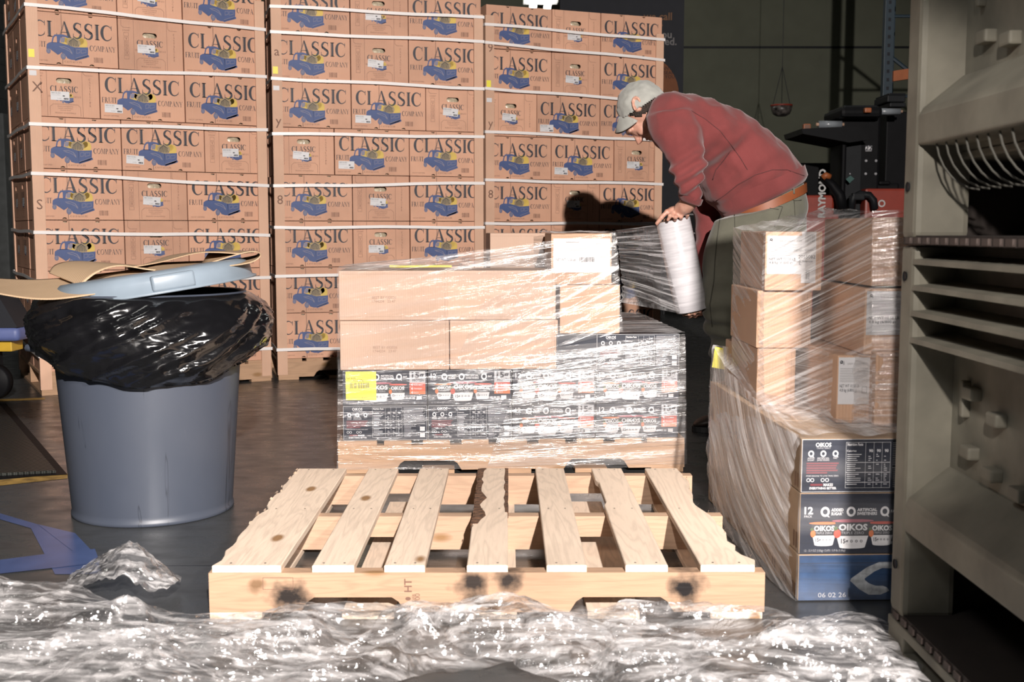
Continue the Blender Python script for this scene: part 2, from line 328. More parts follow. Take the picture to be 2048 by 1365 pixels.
def serif(mb, s_, x, z, h, m, w=None, y=-.001, align='l', inline=False, sp=.04, T=None):
    gl = [_serif(c) for c in s_]; tot = sum(g[1]+sp for g in gl)-sp
    kx = h if w is None else w/tot; x0 = x-{'l': 0, 'c': .5, 'r': 1}[align]*tot*kx
    for g, adv in gl:
        vs, fs = [], []
        for q in g:
            b = len(vs); vs += [(x0+p[0]*kx, y, z+p[1]*h) for p in q]; fs.append([b+i for i in range(len(q))])
        mb.add(vs, fs, m, T)
        if inline:                             # thin open-face contour standing off to the left
            vs = []; fs = []
            for q in g:
                xs = [p[0] for p in q]; zs = [p[1] for p in q]
                if max(zs)-min(zs) > .5 and max(xs)-min(xs) < .4:
                    b = len(vs); q2 = sorted(q, key=lambda p: p[1]); lo_ = sorted(q2[:2])[0]; hi_ = sorted(q2[2:])[0]
                    vs += [(x0+(lo_[0]-.045)*kx, y, z+lo_[1]*h), (x0+(lo_[0]-.022)*kx, y, z+lo_[1]*h), (x0+(hi_[0]-.022)*kx, y, z+hi_[1]*h), (x0+(hi_[0]-.045)*kx, y, z+hi_[1]*h)]
                    fs.append([b, b+1, b+2, b+3])
            mb.add(vs, fs, m, T)
        x0 += (adv+sp)*kx
def ell(cx, cz, rx, rz, n=18, a0=0, a1=360): return [(cx+rx*math.cos(math.radians(a0+(a1-a0)*i/n)), cz+rz*math.sin(math.radians(a0+(a1-a0)*i/n))) for i in range(n)]
def flat(mb, pts, m, x=0, z=0, k=1, y=-.001, T=None): mb.poly([(x+p[0]*k, y, z+p[1]*k) for p in pts], m, T)
def ring2(mb, cx, cz, r0, r1, m, y=-.001, n=18, T=None, e=1):
    a, b = ell(cx, cz, r0, r0*e, n), ell(cx, cz, r1, r1*e, n)
    mb.add([(p[0], y, p[1]) for p in a+b], [[i, (i+1) % n, n+(i+1) % n, n+i] for i in range(n)], m, T)
def frame2(mb, x0, z0, x1, z1, t, m, y=-.001, T=None):
    for a, b, c, d in ((x0, z0, x1, z0+t), (x0, z1-t, x1, z1), (x0, z0, x0+t, z1), (x1-t, z0, x1, z1)): flat(mb, [(a, b), (c, b), (c, d), (a, d)], m, y=y, T=T)
def rect(mb, x0, z0, x1, z1, m, y=-.001, T=None): flat(mb, [(x0, z0), (x1, z0), (x1, z1), (x0, z1)], m, y=y, T=T)
def barcode(mb, x0, z0, x1, z1, m, y=-.001, seed=1, T=None):
    r = random.Random(seed); x = x0
    while x < x1-.001:
        w = r.choice((.0008, .0012, .002)); rect(mb, x, z0, min(x+w, x1), z1, m, y, T); x += w+r.choice((.0008, .0014, .002))
def pickup(mb, x, z, k, y=-.0012, T=None):
    """printed old pickup truck with melons in its bed, k = width"""
    P = lambda pts, m, dy=0: flat(mb, pts, m, x, z, k, y-dy, T)
    for cx, cz, rx, rz in ((.44, .44, .10, .11), (.52, .50, .10, .09), (.76, .50, .13, .10), (.86, .44, .11, .13)): P(ell(cx, cz, rx, rz), M['yel'], -.0004)
    P(ell(.64, .44, .165, .125), M['yelgrey'], -.0002)
    for q in range(7):
        a = -.13+q*.042; P([(.64+a-.012, .36), (.64+a+.006, .36), (.64+a*.62+.004, .545-abs(a)*.5), (.64+a*.62-.008, .55-abs(a)*.5)], M['ink'], -.0001)
    P([(.53, .47), (.64, .555), (.75, .47), (.75, .455), (.64, .535), (.53, .455)], M['ink'], -.0001)
    P([(.0, .27), (.01, .36), (.06, .40), (.12, .42), (.33, .42), (.52, .37), (.66, .33), (.66, .02), (.58, .02), (.48, .05), (.43, .14), (.36, .19), (.30, .14), (.26, .12), (.18, .18), (.12, .22), (.07, .26), (.02, .22)], M['blue'])
    P([(.12, .41), (.15, .54), (.20, .61), (.40, .625), (.50, .60), (.53, .545), (.50, .54), (.46, .565), (.34, .565), (.31, .41)], M['blue'])
    P([(.155, .42), (.18, .53), (.22, .57), (.25, .57), (.25, .42)], M['carton'], .0004); P([(.335, .43), (.335, .55), (.44, .55), (.42, .43)], M['bluelt'], .0004)
    P([(.65, .33), (.98, .355), (.97, .14), (.92, .10), (.66, .02)], M['blue']); P([(.31, .40), (.52, .38), (.52, .345), (.31, .36)], M['blue'], .0002)
    P([(.66, .0), (.67, .05), (.99, .17), (1.0, .12)], M['blue']); P([(.67, .055), (.96, .165), (.96, .175), (.67, .068)], M['bluelt'], .0004)
    P([(.29, .33), (.42, .34), (.54, .29), (.60, .20), (.60, .15), (.54, .22), (.44, .27), (.35, .29)], M['bluelt'], .0004)
    P([(.31, .32), (.42, .325), (.52, .285), (.575, .21), (.50, .255), (.42, .29)], M['blue'], .0006)
    for (a, b_) in ((.70, .79), (.81, .93)): P([(a, .18+(a-.7)*.1), (b_, .20+(b_-.7)*.1), (b_, .30), (a, .29)], M['bluelt'], .0004); P([(a+.008, .192+(a-.7)*.1), (b_-.008, .21+(b_-.7)*.1), (b_-.008, .29), (a+.008, .28)], M['blue'], .0006)
    for cx, cz, r in ((.045, .20, .05), (.385, .095, .062)):
        flat(mb, ell(cx, cz, r, r*1.3), M['bluelt'], x, z, k, y-.0005, T); ring2(mb, x+cx*k, z+cz*k, r*k, r*k*.82, M['blue'], y-.0007, T=T, e=1.3); ring2(mb, x+cx*k, z+cz*k, r*k*.55, r*k*.42, M['blue'], y-.0007, T=T, e=1.3)

# ------------------------------------------------------------------ printed fruit cartons
LW, EW, BH = .435, .335, .262
def panel(mb, w, h, m, notches=(), hole=None, thick=.005, T=None):
    """front board of a carton with half-round vents at its top and bottom edges and a hand hole"""
    pts = []; r = .013
    def edge(z, xs, sgn):
        for x in xs:
            for i in range(7):
                a = math.pi*i/6; pts.append((x+(-sgn)*r*math.cos(a), z+sgn*r*.9*math.sin(a)))
    pts.append((-w/2, 0)); edge(0, sorted(notches), 1); pts.append((w/2, 0))
    pts.append((w/2, h)); edge(h, sorted(notches, reverse=True), -1); pts.append((-w/2, h))
    bm = bmesh.new(); vs = [bm.verts.new((p[0], 0, p[1])) for p in pts]
    es = [bm.edges.new((vs[i], vs[(i+1) % len(vs)])) for i in range(len(vs))]
    if hole:
        cx, cz, hw, hr = hole; hp = [(cx+hw+hr*math.cos(math.radians(a)), cz+hr*math.sin(math.radians(a))) for a in range(-90, 91, 22)]+[(cx-hw+hr*math.cos(math.radians(a)), cz+hr*math.sin(math.radians(a))) for a in range(90, 271, 22)]
        hv = [bm.verts.new((p[0], 0, p[1])) for p in hp]; es += [bm.edges.new((hv[i], hv[(i+1) % len(hv)])) for i in range(len(hv))]
    bmesh.ops.triangle_fill(bm, edges=es, use_beauty=True, use_dissolve=False)
    ex = bmesh.ops.extrude_face_region(bm, geom=bm.faces[:]); bmesh.ops.translate(bm, vec=(0, thick, 0), verts=[g for g in ex['geom'] if isinstance(g, bmesh.types.BMVert)])
    bmesh.ops.recalc_face_normals(bm, faces=bm.faces[:]); bm.verts.index_update()
    mb.add([v.co.copy() for v in bm.verts], [[v.index for v in f.verts] for f in bm.faces], m, T); bm.free()
def carton_shell(mb, w, d, h):
    mb.box((-w/2, .005, 0), (w/2, d, .004), M['carton']); mb.box((-w/2, .005, h-.004), (w/2, d, h), M['carton'])
    mb.box((-w/2, .005, .004), (-w/2+.005, d, h-.004), M['carton']); mb.box((w/2-.005, .005, .004), (w/2, d, h-.004), M['carton'])
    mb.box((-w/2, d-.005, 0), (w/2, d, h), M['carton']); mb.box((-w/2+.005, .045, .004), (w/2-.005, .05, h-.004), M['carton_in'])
def long_carton():
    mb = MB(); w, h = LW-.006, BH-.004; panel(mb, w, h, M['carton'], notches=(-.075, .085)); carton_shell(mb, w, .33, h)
    serif(mb, 'CLASSIC', 0, .137, .078, M['ink'], w=.385, align='c', inline=True)
    serif(mb, 'FRUIT', -.208, .084, .027, M['ink'], w=.076); serif(mb, 'COMPANY', .076, .080, .027, M['ink'], w=.128)
    pickup(mb, -.132, .024, .205)
    serif(mb, 'CANTALOUPE', -.005, .013, .009, M['ink2'], w=.085, align='c'); sans(mb, 'HACCP CERTIFIED', -.20, .014, .006, M['ink2'], w=.075)
    barcode(mb, .095, .022, .142, .048, M['ink2'], seed=3)
    rect(mb, -.058, 0.002, -.055, h-.002, M['ink2'], -.0003)
    bl = lambda cx, cz, r: mb.add(*_ball((cx, .035, cz), r), M['melon'])
    for x in (-.075, .085): bl(x, h-.016, .0155); bl(x, .016, .0155)
    return mb.mesh('printed_carton_long')
def _ball(c, r, n=10, k=7, sq=(1, 1, 1)):
    vs = [(c[0]+r*sq[0]*math.sin(math.pi*j/k)*math.cos(2*math.pi*i/n), c[1]+r*sq[1]*math.sin(math.pi*j/k)*math.sin(2*math.pi*i/n), c[2]+r*sq[2]*math.cos(math.pi*j/k)) for j in range(k+1) for i in range(n)]
    return vs, [[j*n+i, j*n+(i+1) % n, (j+1)*n+(i+1) % n, (j+1)*n+i] for j in range(k) for i in range(n)]
def end_carton():
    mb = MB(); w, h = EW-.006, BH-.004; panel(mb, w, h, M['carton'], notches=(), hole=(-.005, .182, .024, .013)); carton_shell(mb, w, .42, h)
    mb.add(*_ball((-.01, .032, .176), .036, sq=(1.2, .5, .8)), M['melon'])
    serif(mb, 'CLASSIC', -.005, .125, .030, M['ink'], w=.135, align='c', inline=True)
    pickup(mb, -.045, .068, .085); serif(mb, 'FRUIT', -.082, .098, .0085, M['ink2'], w=.03); serif(mb, 'COMPANY', .025, .098, .0085, M['ink2'], w=.052)
    for x in (-.088, .082): rect(mb, x, .002, x+.0016, h-.002, M['ink2'])
    for x in (-.15, .088):
        flat(mb, [(x, h-.002), (x+.0014, h-.002), (x+.0014, h-.034), (x+.012, h-.043), (x+.048, h-.043), (x+.048, h-.0445), (x+.011, h-.0445), (x, h-.035)], M['ink2'])
    sans(mb, 'COUNT', -.125, .196, .008, M['ink2'], w=.036, align='c')
    for i, t in enumerate(('', '9', '12', '15', '18', '')):
        z = .170-i*.0235; frame2(mb, -.137, z, -.113, z+.019, .0012, M['ink2'])
        if t: sans(mb, t, -.125, z+.0045, .0105, M['ink2'], align='c')
    for i, c in enumerate('CANTALOUPE'): serif(mb, c, .120, .190-i*.0148, .0105, M['ink2'], w=.0085, align='c')
    fr = [(-.075, .006), (-.075, .050), (-.060, .063), (.058, .063), (.072, .050), (.072, .006)]
    for a, b in zip(fr, fr[1:]):
        d = Vector((b[0]-a[0], b[1]-a[1])).normalized()*.0007; flat(mb, [(a[0]+d.y, a[1]-d.x), (b[0]+d.y, b[1]-d.x), (b[0]-d.y, b[1]+d.x), (a[0]-d.y, a[1]+d.x)], M['ink2'])
    sans(mb, 'Grown and Packed by', -.002, .050, .0065, M['ink2'], w=.075, align='c'); sans(mb, 'CLASSIC GUATEMALA', -.002, .040, .005, M['ink2'], w=.07, align='c')
    sans(mb, 'Guatemala, Europe', -.002, .031, .005, M['ink2'], w=.05, align='c'); sans(mb, 'PRODUCT OF GUATEMALA', -.002, .016, .0065, M['ink2'], w=.10, align='c')
    return mb.mesh('printed_carton_end')
def sticker_mesh():
    mb = MB(); rect(mb, -.045, -.022, .045, .022, M['label'], -.002)
    barcode(mb, -.040, .010, .004, .018, M['grey_ink'], -.0024, seed=5); sans(mb, 'Cantaloupe Melon', -.041, .002, .004, M['grey_ink'], y=-.0024)
    sans(mb, '8 4002', -.012, -.016, .005, M['grey_ink'], y=-.0024); rect(mb, .018, -.018, .040, -.010, M['ink'], -.0024); sans(mb, '11 38', .021, -.0165, .005, M['label'], y=-.0028)
    flat(mb, ell(.018, .0, .006, .003), M['ink'], y=-.0024)
    return mb.mesh('shipping_sticker')
me_long, me_end, me_st = long_carton(), end_carton(), sticker_mesh()

# ------------------------------------------------------------------ setting
def struct(name, mb): o = mb.obj(name); o['kind'] = 'structure'; return o
def floor_mat():
    m, nt, b = newmat('polished_concrete')
    n1 = N(nt, 'ShaderNodeTexNoise', i_Scale=.9, i_Detail=8.0, i_Roughness=.65); nt.links.new(coords(nt, (1, 1, 1)), n1.inputs['Vector'])
    n2 = N(nt, 'ShaderNodeTexNoise', i_Scale=9.0, i_Detail=6.0); nt.links.new(coords(nt, (1, 1.6, 1)), n2.inputs['Vector'])
    c = ramp(nt, n1.outputs[0], [(.3, (.034, .036, .038)), (.7, (.064, .066, .066))])
    c = mix(nt, c, (.02, .02, .022), ramp(nt, n2.outputs[0], [(.52, 0.0), (.75, .55)]))
    bk = N(nt, 'ShaderNodeTexBrick', offset=0.0, i_Scale=1.0); bk.inputs['Mortar Size'].default_value = .003; bk.inputs['Brick Width'].default_value = 3.0; bk.inputs['Row Height'].default_value = 2.6
    nt.links.new(coords(nt, (1, 1, 1), loc=(.3, -.2, 0)), bk.inputs['Vector'])
    c = mix(nt, c, (.008, .008, .008), bk.outputs['Fac'])
    nt.links.new(c, b.inputs['Base Color'])
    nt.links.new(ramp(nt, n2.outputs[0], [(.3, .22), (.75, .42)]), b.inputs['Roughness'])
    b.inputs['Specular IOR Level'].default_value = .6
    nt.links.new(bump(nt, n2.outputs[0], .05, .003), b.inputs['Normal']); return m
M['floor'] = floor_mat()
M['wall'] = plain('sage_painted_wall', (.105, .11, .078), .8, noise_amt=.1, nscale=3)
M['wallside'] = plain('grey_block_wall', (.06, .065, .065), .85, noise_amt=.2)
M['ceil'] = plain('dark_ceiling', (.03, .03, .032), .9)
mb = MB(); mb.box((-6, -5, -.1), (8, 16, 0), M['floor']); struct('floor', mb)
mb = MB(); mb.box((-6, 16, 0), (8, 16.15, 5), M['wall']); mb.box((-6, 15.99, 3.38), (8, 16, 3.41), M['dark_metal']); mb.box((-6, 15.985, .9), (8, 16, .912), M['ceil']); struct('wall_back', mb)
mb = MB(); mb.box((-6.15, -5, 0), (-6, 16, 5), M['wallside'])
for k in range(24):
    mb.box((-6, -5, k*.2+.195), (-5.995, 16, k*.2+.2), M['ceil'])
struct('wall_left', mb)
mb = MB(); mb.box((8, -5, 0), (8.15, 16, 5), M['wallside']); struct('wall_right', mb)
mb = MB(); mb.box((-6, -5.15, 0), (8, -5, 5), M['wallside']); struct('wall_front', mb)
mb = MB(); mb.box((-6, -5, 5), (8, 16, 5.1), M['ceil']); struct('ceiling', mb)
# tape and floor plate
M['bluetape'] = plain('blue_floor_tape', (.055, .085, .20), .3)
M['yeltape'] = plain('worn_yellow_tape', (.32, .20, .05), .5, noise_amt=.5, nscale=25)
g = lambda px, py: at(px, py, z=0)
mb = MB(); z = .0012
for q in (((0, 1028), (75, 1050), (205, 1150), (110, 1150), (62, 1058), (0, 1040)), ((75, 1050), (150, 1068), (190, 1110), (205, 1150)), ((0, 1122), (110, 1108), (190, 1100), (200, 1128), (0, 1150))):
    mb.poly([tuple(g(*p))[:2]+(z,) for p in q], M['bluetape']); z += .0006
tag(mb.obj('floor_tape'), 'blue tape arrow stuck on the floor in front of the grey bin', 'floor tape')
mb = MB(); mb.poly([tuple(g(*p))[:2]+(.001,) for p in ((-250, 985), (135, 948), (135, 958), (-250, 999))], M['yeltape'])
tag(mb.obj('floor_tape'), 'yellow tape line on the floor running behind the grey bin', 'floor tape')
mb = MB(); mb.poly([tuple(g(*p))[:2]+(.001,) for p in ((-50, 801), (90, 796), (90, 800), (-50, 806))], M['yeltape'])
tag(mb.obj('floor_tape'), 'short yellow tape line on the floor beside the left carton tower', 'floor tape')
def tread():
    m, nt, b = newmat('dark_tread_plate'); b.inputs['Base Color'].default_value = (.03, .032, .028, 1); b.inputs['Roughness'].default_value = .45; b.inputs['Metallic'].default_value = .4
    ck = N(nt, 'ShaderNodeTexWave', i_Scale=26.0, i_Distortion=0.0, bands_direction='DIAGONAL'); nt.links.new(coords(nt, (1, 1.4, 0)), ck.inputs['Vector'])
    nt.links.new(bump(nt, ck.outputs['Fac'], .6, .006), b.inputs['Normal']); return m
M['tread'] = tread()
t = thing('floor_scale', 'dark ribbed metal plate set in the floor left of the grey bin', 'floor scale', tuple(g(-120, 880)))
def inv(o): return Matrix.Translation(-Vector(o.location))
mb = MB(); mb.prism([(0, 0), (1, 0), (1, .001), (0, .001)], 0, .001, M['ceil'])
mb = MB(); P = [g(-420, 975), g(112, 948), g(0, 815), g(-260, 815)]; vs = [(p.x, p.y, .0015) for p in P]+[(p.x, p.y, .012) for p in P]
mb.add(vs, [(0, 1, 2, 3), (4, 5, 6, 7)]+[(i, (i+1) % 4, 4+(i+1) % 4, 4+i) for i in range(4)], M['tread'], inv(t)); mb.obj('plate', t)
mb = MB(); P = [g(-440, 984), g(135, 951), g(12, 808), g(-270, 808)]; mb.add([(p.x, p.y, .0005) for p in P]+[(p.x, p.y, .0025) for p in P], [(0, 1, 2, 3), (4, 5, 6, 7)], M['black_rubber'], inv(t)); mb.obj('frame', t)

# ------------------------------------------------------------------ pallets
def pallet(name, label, loc, rz, group=None, detailed=False, pine='pine', piney='pine_y'):
    t = thing(name, label, 'pallet', loc, rz, group); W_, D_ = 1.219, 1.016
    def stringer(v, mat, nm='stringer'):
        o = bpy.data.objects.new(nm, None)
        mb = MB(); nt_ = []
        for c in (.315, .905):
            nt_ += [(c-.115, .016), (c-.100, .040), (c-.085, .050), (c+.085, .050), (c+.100, .040), (c+.115, .016)]
        pts = [(0, .016)]+nt_+[(W_, .016), (W_, .105), (0, .105)]
        # split around notches so faces stay clean
        mb2 = MB(); bm = bmesh.new(); vs = [bm.verts.new((p[0], v, p[1])) for p in pts]; f = bm.faces.new(vs)
        ex = bmesh.ops.extrude_face_region(bm, geom=[f]); bmesh.ops.translate(bm, vec=(0, .038, 0), verts=[q for q in ex['geom'] if isinstance(q, bmesh.types.BMVert)])
        bmesh.ops.recalc_face_normals(bm, faces=bm.faces[:]); bmesh.ops.triangulate(bm, faces=[f for f in bm.faces if len(f.verts) > 4])
        bm.verts.index_update(); mb2.add([q.co.copy() for q in bm.verts], [[q.index for q in f.verts] for f in bm.faces], mat); bm.free()
        return mb2
    for i, v in enumerate((0, D_/2-.019, D_-.038)):
        mm = M['front_stringer'] if (detailed and i == 0) else M[pine]
        mb = stringer(v, mm)
        if detailed and i == 0:
            sans(mb, 'HT', .444, .062, .016, M['ink2'], rot=math.pi/2, y=-.0008, bold=.02); sans(mb, '700', .462, .036, .011, M['ink2'], rot=math.pi/2, y=-.0008); sans(mb, 'DFB', .452, .040, .007, M['ink2'], rot=math.pi/2, y=-.0008)
            flat(mb, ell(.436, .047, .006, .004), M['ink2'], y=-.0008); frame2(mb, .118, .068, .185, .095, .001, M['ink2'], -.0008)
        o = mb.obj('stringer', t)
    r = random.Random(len(label))
    boards = [(.007, .158), (.226, .318), (.384, .473), (.565, .655), (.740, .828), (.913, 1.006), (1.078, 1.195)]
    if not detailed: boards = [(.0, .135)]+[(.16+i*.135, .255+i*.135) for i in range(7)]+[(1.085, 1.219)]
    for i, (u0, u1) in enumerate(boards):
        mb = MB(); n = 26; L, R = [], []
        for k in range(n+1):
            v = .004+(D_-.008)*k/n; l, rr = u0, u1
            nz = noise.noise(Vector((k*.9, i*7.3, 1.7))); nz2 = noise.noise(Vector((k*.35, i*3.1, 5)))
            if detailed and i == 0: l += max(0, nz2)*.03+max(0, nz)*.006
            if detailed and i == 3 and k > 9: l += abs(nz)*.012; rr -= abs(nz2)*.006
            if detailed and i == 6: rr += -.008-abs(nz)*.022-(.022*math.exp(-((k-15)/4)**2))+(.02 if k < 2 else 0)
            if detailed and i == 5 and 14 < k < 22: l += .008
            L.append((l, v)); R.append((rr, v))
        zt = .121; zb = .105; rings = []
        for (l, v), (rr, v2) in zip(L, R):
            w = .002; rings.append([(l, v, zb), (l, v, zt-w), (l+w, v, zt), (rr-w, v, zt), (rr, v, zt-w), (rr, v, zb)])
        vs, fs = loft(rings); mb.add(vs, fs, M[piney])
        if detailed:
            for v in (.02, D_/2, D_-.02):
                for du in (.25, .75): mb.add([(u0+(u1-u0)*du+.0028*math.cos(a*1.05), v+.0028*math.sin(a*1.05)+r.uniform(-.004, .004)*0, zt+.0006) for a in range(6)], [range(6)], M['dark_metal'])
        if detailed and i in (0, 3, 6):          # bark and splinters along the rough edge
            side = R if i == 6 else L
            for k in range(0 if i == 6 else 8, n, 1):
                e, v = side[k]
                if i == 0 and r.random() < .45: continue
                for _ in range(3):
                    a = r.uniform(.004, .014); zz = r.uniform(zb+.002, zt+.002); x = e+r.uniform(-.003, .003); v_ = v+r.uniform(0, .035)
                    mb.add([(x-a*.3, v_, zz), (x+a*.3, v_+a, zz+.003), (x, v_+a*1.5, zz-.004), (x+a*.2, v_+.2*a, zz+.006)], [(0, 1, 2), (0, 1, 3), (1, 2, 3), (0, 2, 3)], M['bark'] if i == 3 else M[piney])
        if detailed and i == 3:
            mb2 = MB(); rg = []
            for (l, v) in L[9:]: rg.append([(l-.003, v, zb), (l-.003, v, zt+.0005), (l+.012+.030*abs(noise.noise(Vector((v*20, 3, 3)))), v, zt+.0012), (l+.010, v, zb)])
            vs, fs = loft(rg); mb.add(vs, fs, M['bark']); rg = []
            for (l, v) in R[12:]: rg.append([(l+.002, v, zb), (l+.002, v, zt+.0005), (l-.006-.016*abs(noise.noise(Vector((v*17, 8, 3)))), v, zt+.0012), (l-.008, v, zb)])
            vs, fs = loft(rg); mb.add(vs, fs, M['bark'])
        mb.obj('deck_board', t)
    for u0 in (.0, .29, .56, .83, 1.10):
        mb = MB(); mb.box((u0, .0, 0), (u0+.115, D_, .016), M[piney], .0015); mb.obj('bottom_board', t)
    if detailed:
        for v in (.0, D_/2-.019, D_-.038): pass
    return t
M['front_stringer'] = wood('stained_front_stringer', (.47, .305, .20), 'x', marks=(
    (.175, 0, .050, .050, 1.2, (.012, .011, .012), .97), (.105, 0, .078, .022, 1.2, (.12, .06, .02), .7), (.572, 0, .080, .042, 1.1, (.012, .011, .012), .95), (.585, 0, .045, .020, 1.6, (.03, .025, .02), .8), (.655, 0, .088, .034, 1.2, (.012, .011, .012), .95),
    (1.045, 0, .072, .050, 1.0, (.010, .009, .010), .99), (.62, 0, .02, .018, 1.2, (.12, .06, .03), .8)))
PA = (-.664, 2.40); pallet('pallet', 'empty wooden pallet lying in the foreground with black scorch marks', (*PA, 0), .004, detailed=True)

# ------------------------------------------------------------------ carton towers
def xf(o, yaw): c, s = math.cos(yaw), math.sin(yaw); return lambda u, v: (o[0]+u*c-v*s, o[1]+u*s+v*c)
rank = ['top', 'second', 'third', 'fourth', 'fifth', 'sixth', 'seventh', 'bottom']
proto = {}
def place_carton(kind, loc, rz, label, group, sticker=None):
    if kind not in proto and False:
        o = bpy.data.objects.new('fruit_carton', {'L': me_long, 'E': me_end}[kind]); COL.objects.link(o)
        s_ = bpy.data.objects.new('shipping_sticker', me_st); s_.parent = o; COL.objects.link(s_); proto[kind] = (o, s_); first = True
    else: first = False
    if kind not in proto:
        o0 = bpy.data.objects.new('fruit_carton', {'L': me_long, 'E': me_end}[kind]); s0 = bpy.data.objects.new('shipping_sticker', me_st); proto[kind] = (o0, s0)
    o0, s0 = proto[kind]
    o, s_ = o0.copy(), s0.copy()
    if not first: COL.objects.link(o); COL.objects.link(s_); s_.parent = o
    o.location = loc; o.rotation_euler = (0, 0, rz); tag(o, label, 'carton', group)
    if sticker is None:
        if not first: bpy.data.objects.remove(s_)
        else: s_.location = (.10, 0, .03); s_.scale = (.35, 1, .35)
    else: s_.location = (sticker[0], 0, sticker[1]); s_.rotation_euler = (0, sticker[2], 0)
    return o
def tower(nm, o, yaw, pats, straps, marks, seed, ncols):
    X = xf(o, yaw); r = random.Random(seed); z0 = .122; W3 = 2*LW+EW
    pallet('tower_pallet', 'wooden pallet under the %s of fruit cartons' % nm, (*X(-.0, .0), 0), yaw, pine='pine_dk', piney='pine_dk')
    for k, pat in enumerate(pats):
        u = .004; rk = rank[7-k]
        for i, c in enumerate(pat):
            w = LW if c == 'L' else EW; v = .012+r.uniform(-.004, .006); x, y = X(u+w/2, v)
            pos = ('left corner', 'middle', 'right corner')[i]
            face = 'fruit carton with large print' if c == 'L' else 'fruit carton end with hand hole'
            st = None
            if c == 'E': st = (-.025+r.uniform(-.01, .01), .105+r.uniform(-.008, .008), r.choice((0, 0, .06, -.02, .09)))
            elif i == 1 and pat != 'LEL': st = (-.150, .055, r.uniform(-.02, .06))
            place_carton(c, (x, y, z0+k*BH), yaw+r.uniform(-.008, .008), '%s, %s, %s, %s layer from the top' % (face, pos, nm, rk), 'fruit cartons of the '+nm, st)
            u += w
        v = (.33 if pat[0] == 'L' else .42)+.018
        for j in range(ncols):
            x, y = X(.004, v+EW/2+j*EW)
            place_carton('E', (x, y, z0+k*BH), yaw-math.pi/2+r.uniform(-.01, .01), 'carton on the left flank of the %s, %s layer, %s from front' % (nm, rk, ('second', 'third')[j]), 'side cartons of the '+nm, (.02, .10, r.uniform(-.1, .1)))
    top = z0+8*BH+.01
    for j, (u, v, su, sv) in enumerate(((0, 0, 1, 1), (W3+.008, 0, -1, 1), (0, (1.05 if ncols == 2 else .76), 1, -1))):
        mb = MB(); t_ = .005; a = .052
        H = top-.0 - (0.12 if j == 1 else .08)
        mb.box((-.004*su, -.004*sv, .03), (a*su, (t_-.004)*sv, H), M['post']) if su > 0 and sv > 0 else mb.box((min(0, a*su), min(-.004*sv, t_*sv), .03), (max(0, a*su), max(-.004*sv, t_*sv), H), M['post'])
        mb.box((min(-.004*su, t_*su), min(0, a*sv), .03), (max(-.004*su, t_*su), max(0, a*sv), H), M['post'])
        if j == 0:
            for tx, mz in marks: sans(mb, tx, .012, mz, .05, M['ink2'], y=-.0055)
            rect(mb, .002, 1.72, .030, 1.76, M['stickyel'], -.0056); rect(mb, .002, 1.63, .036, 1.655, M['label'], -.0056)
        p = mb.obj('corner_post', loc=(*X(u, v), 0), rz=yaw)
        tag(p, 'tall cardboard corner post at the %s of the %s' % (('front left edge', 'front right edge', 'rear left edge')[j], nm), 'corner post', 'corner posts of the '+nm)
    for n_, (za, zb) in enumerate(straps):
        mb = MB(); h = .0085; e = .009; D = 1.10 if ncols == 2 else .80; Wd = W3+.008
        dz = (zb-za); path = [(-e, -e, za), (Wd+e, -e, zb), (Wd+e, D, zb-.01), (-e, D, za+.015)]
        for a, b in zip(path, path[1:]+path[:1]):
            nseg = 6; pts = []
            for s_ in range(nseg+1):
                q = Vector(a).lerp(Vector(b), s_/nseg); q.z += .004*math.sin(s_*1.3+n_*2); pts.append(q)
            pts[0] = Vector(a); pts[-1] = Vector(b)
            nrm = Vector((b[1]-a[1], a[0]-b[0], 0)).normalized()*.0012
            vs = []; fs = []
            for q in pts: vs += [q+Vector((0, 0, h))+nrm, q-Vector((0, 0, h))+nrm, q+Vector((0, 0, h))-nrm, q-Vector((0, 0, h))-nrm]
            for s_ in range(nseg):
                k = s_*4; fs += [(k, k+4, k+5, k+1), (k+2, k+3, k+7, k+6), (k, k+2, k+6, k+4), (k+1, k+5, k+7, k+3)]
            mb.add(vs, fs, M['strap'])
        s_ = mb.obj('strap', loc=(*X(0, 0), 0), rz=yaw)
        tag(s_, 'white strapping band around the %s, %s band from the top' % (nm, ['first', 'second', 'third', 'fourth', 'fifth', 'sixth', 'seventh', 'lowest'][n_] if n_ < len(straps)-1 else 'lowest'), 'strap', 'white bands of the '+nm)
def zs(px, y_left, pyl, px2, y_right, pyr): return (at(px, pyl, y=y_left).z, at(px2, pyr, y=y_right).z)
T1, a1 = (-2.43, 5.76), .51; T2, a2 = (-1.332, 6.37), .30; T3, a3 = (-.158, 6.95), .37
def yr(T, a): return T[1]+1.22*math.sin(a)
s1 = [zs(55, T1[1], l, 540, yr(T1, a1), r_) for l, r_ in ((9, 60), (135, 154), (248, 260), (347, 372), (465, 471), (562, 555), (713, 697))]
s2 = [zs(553, T2[1], l, 958, yr(T2, a2), r_) for l, r_ in ((13, 35), (64, 84), (157, 178), (268, 274), (372, 367), (455, 455), (553, 548), (700, 690))]
s3 = [zs(968, T3[1], l, 1312, yr(T3, a3), r_) for l, r_ in ((49, 80), (85, 121), (177, 205), (264, 281), (360, 369), (447, 448), (535, 530), (660, 655))]
tower('left tower', T1, a1, ['LEL', 'LEL', 'LEL', 'LEL', 'LLE', 'ELL', 'LEL', 'LEL'], s1, (('X', 1.55), ('S', .96)), 1, 2)
tower('middle tower', T2, a2, ['LEL', 'LEL', 'LEL', 'LEL', 'ELL', 'LLE', 'LEL', 'LEL'], s2, (('a', 1.82), ('y', 1.44), ('8', 1.0)), 2, 1)
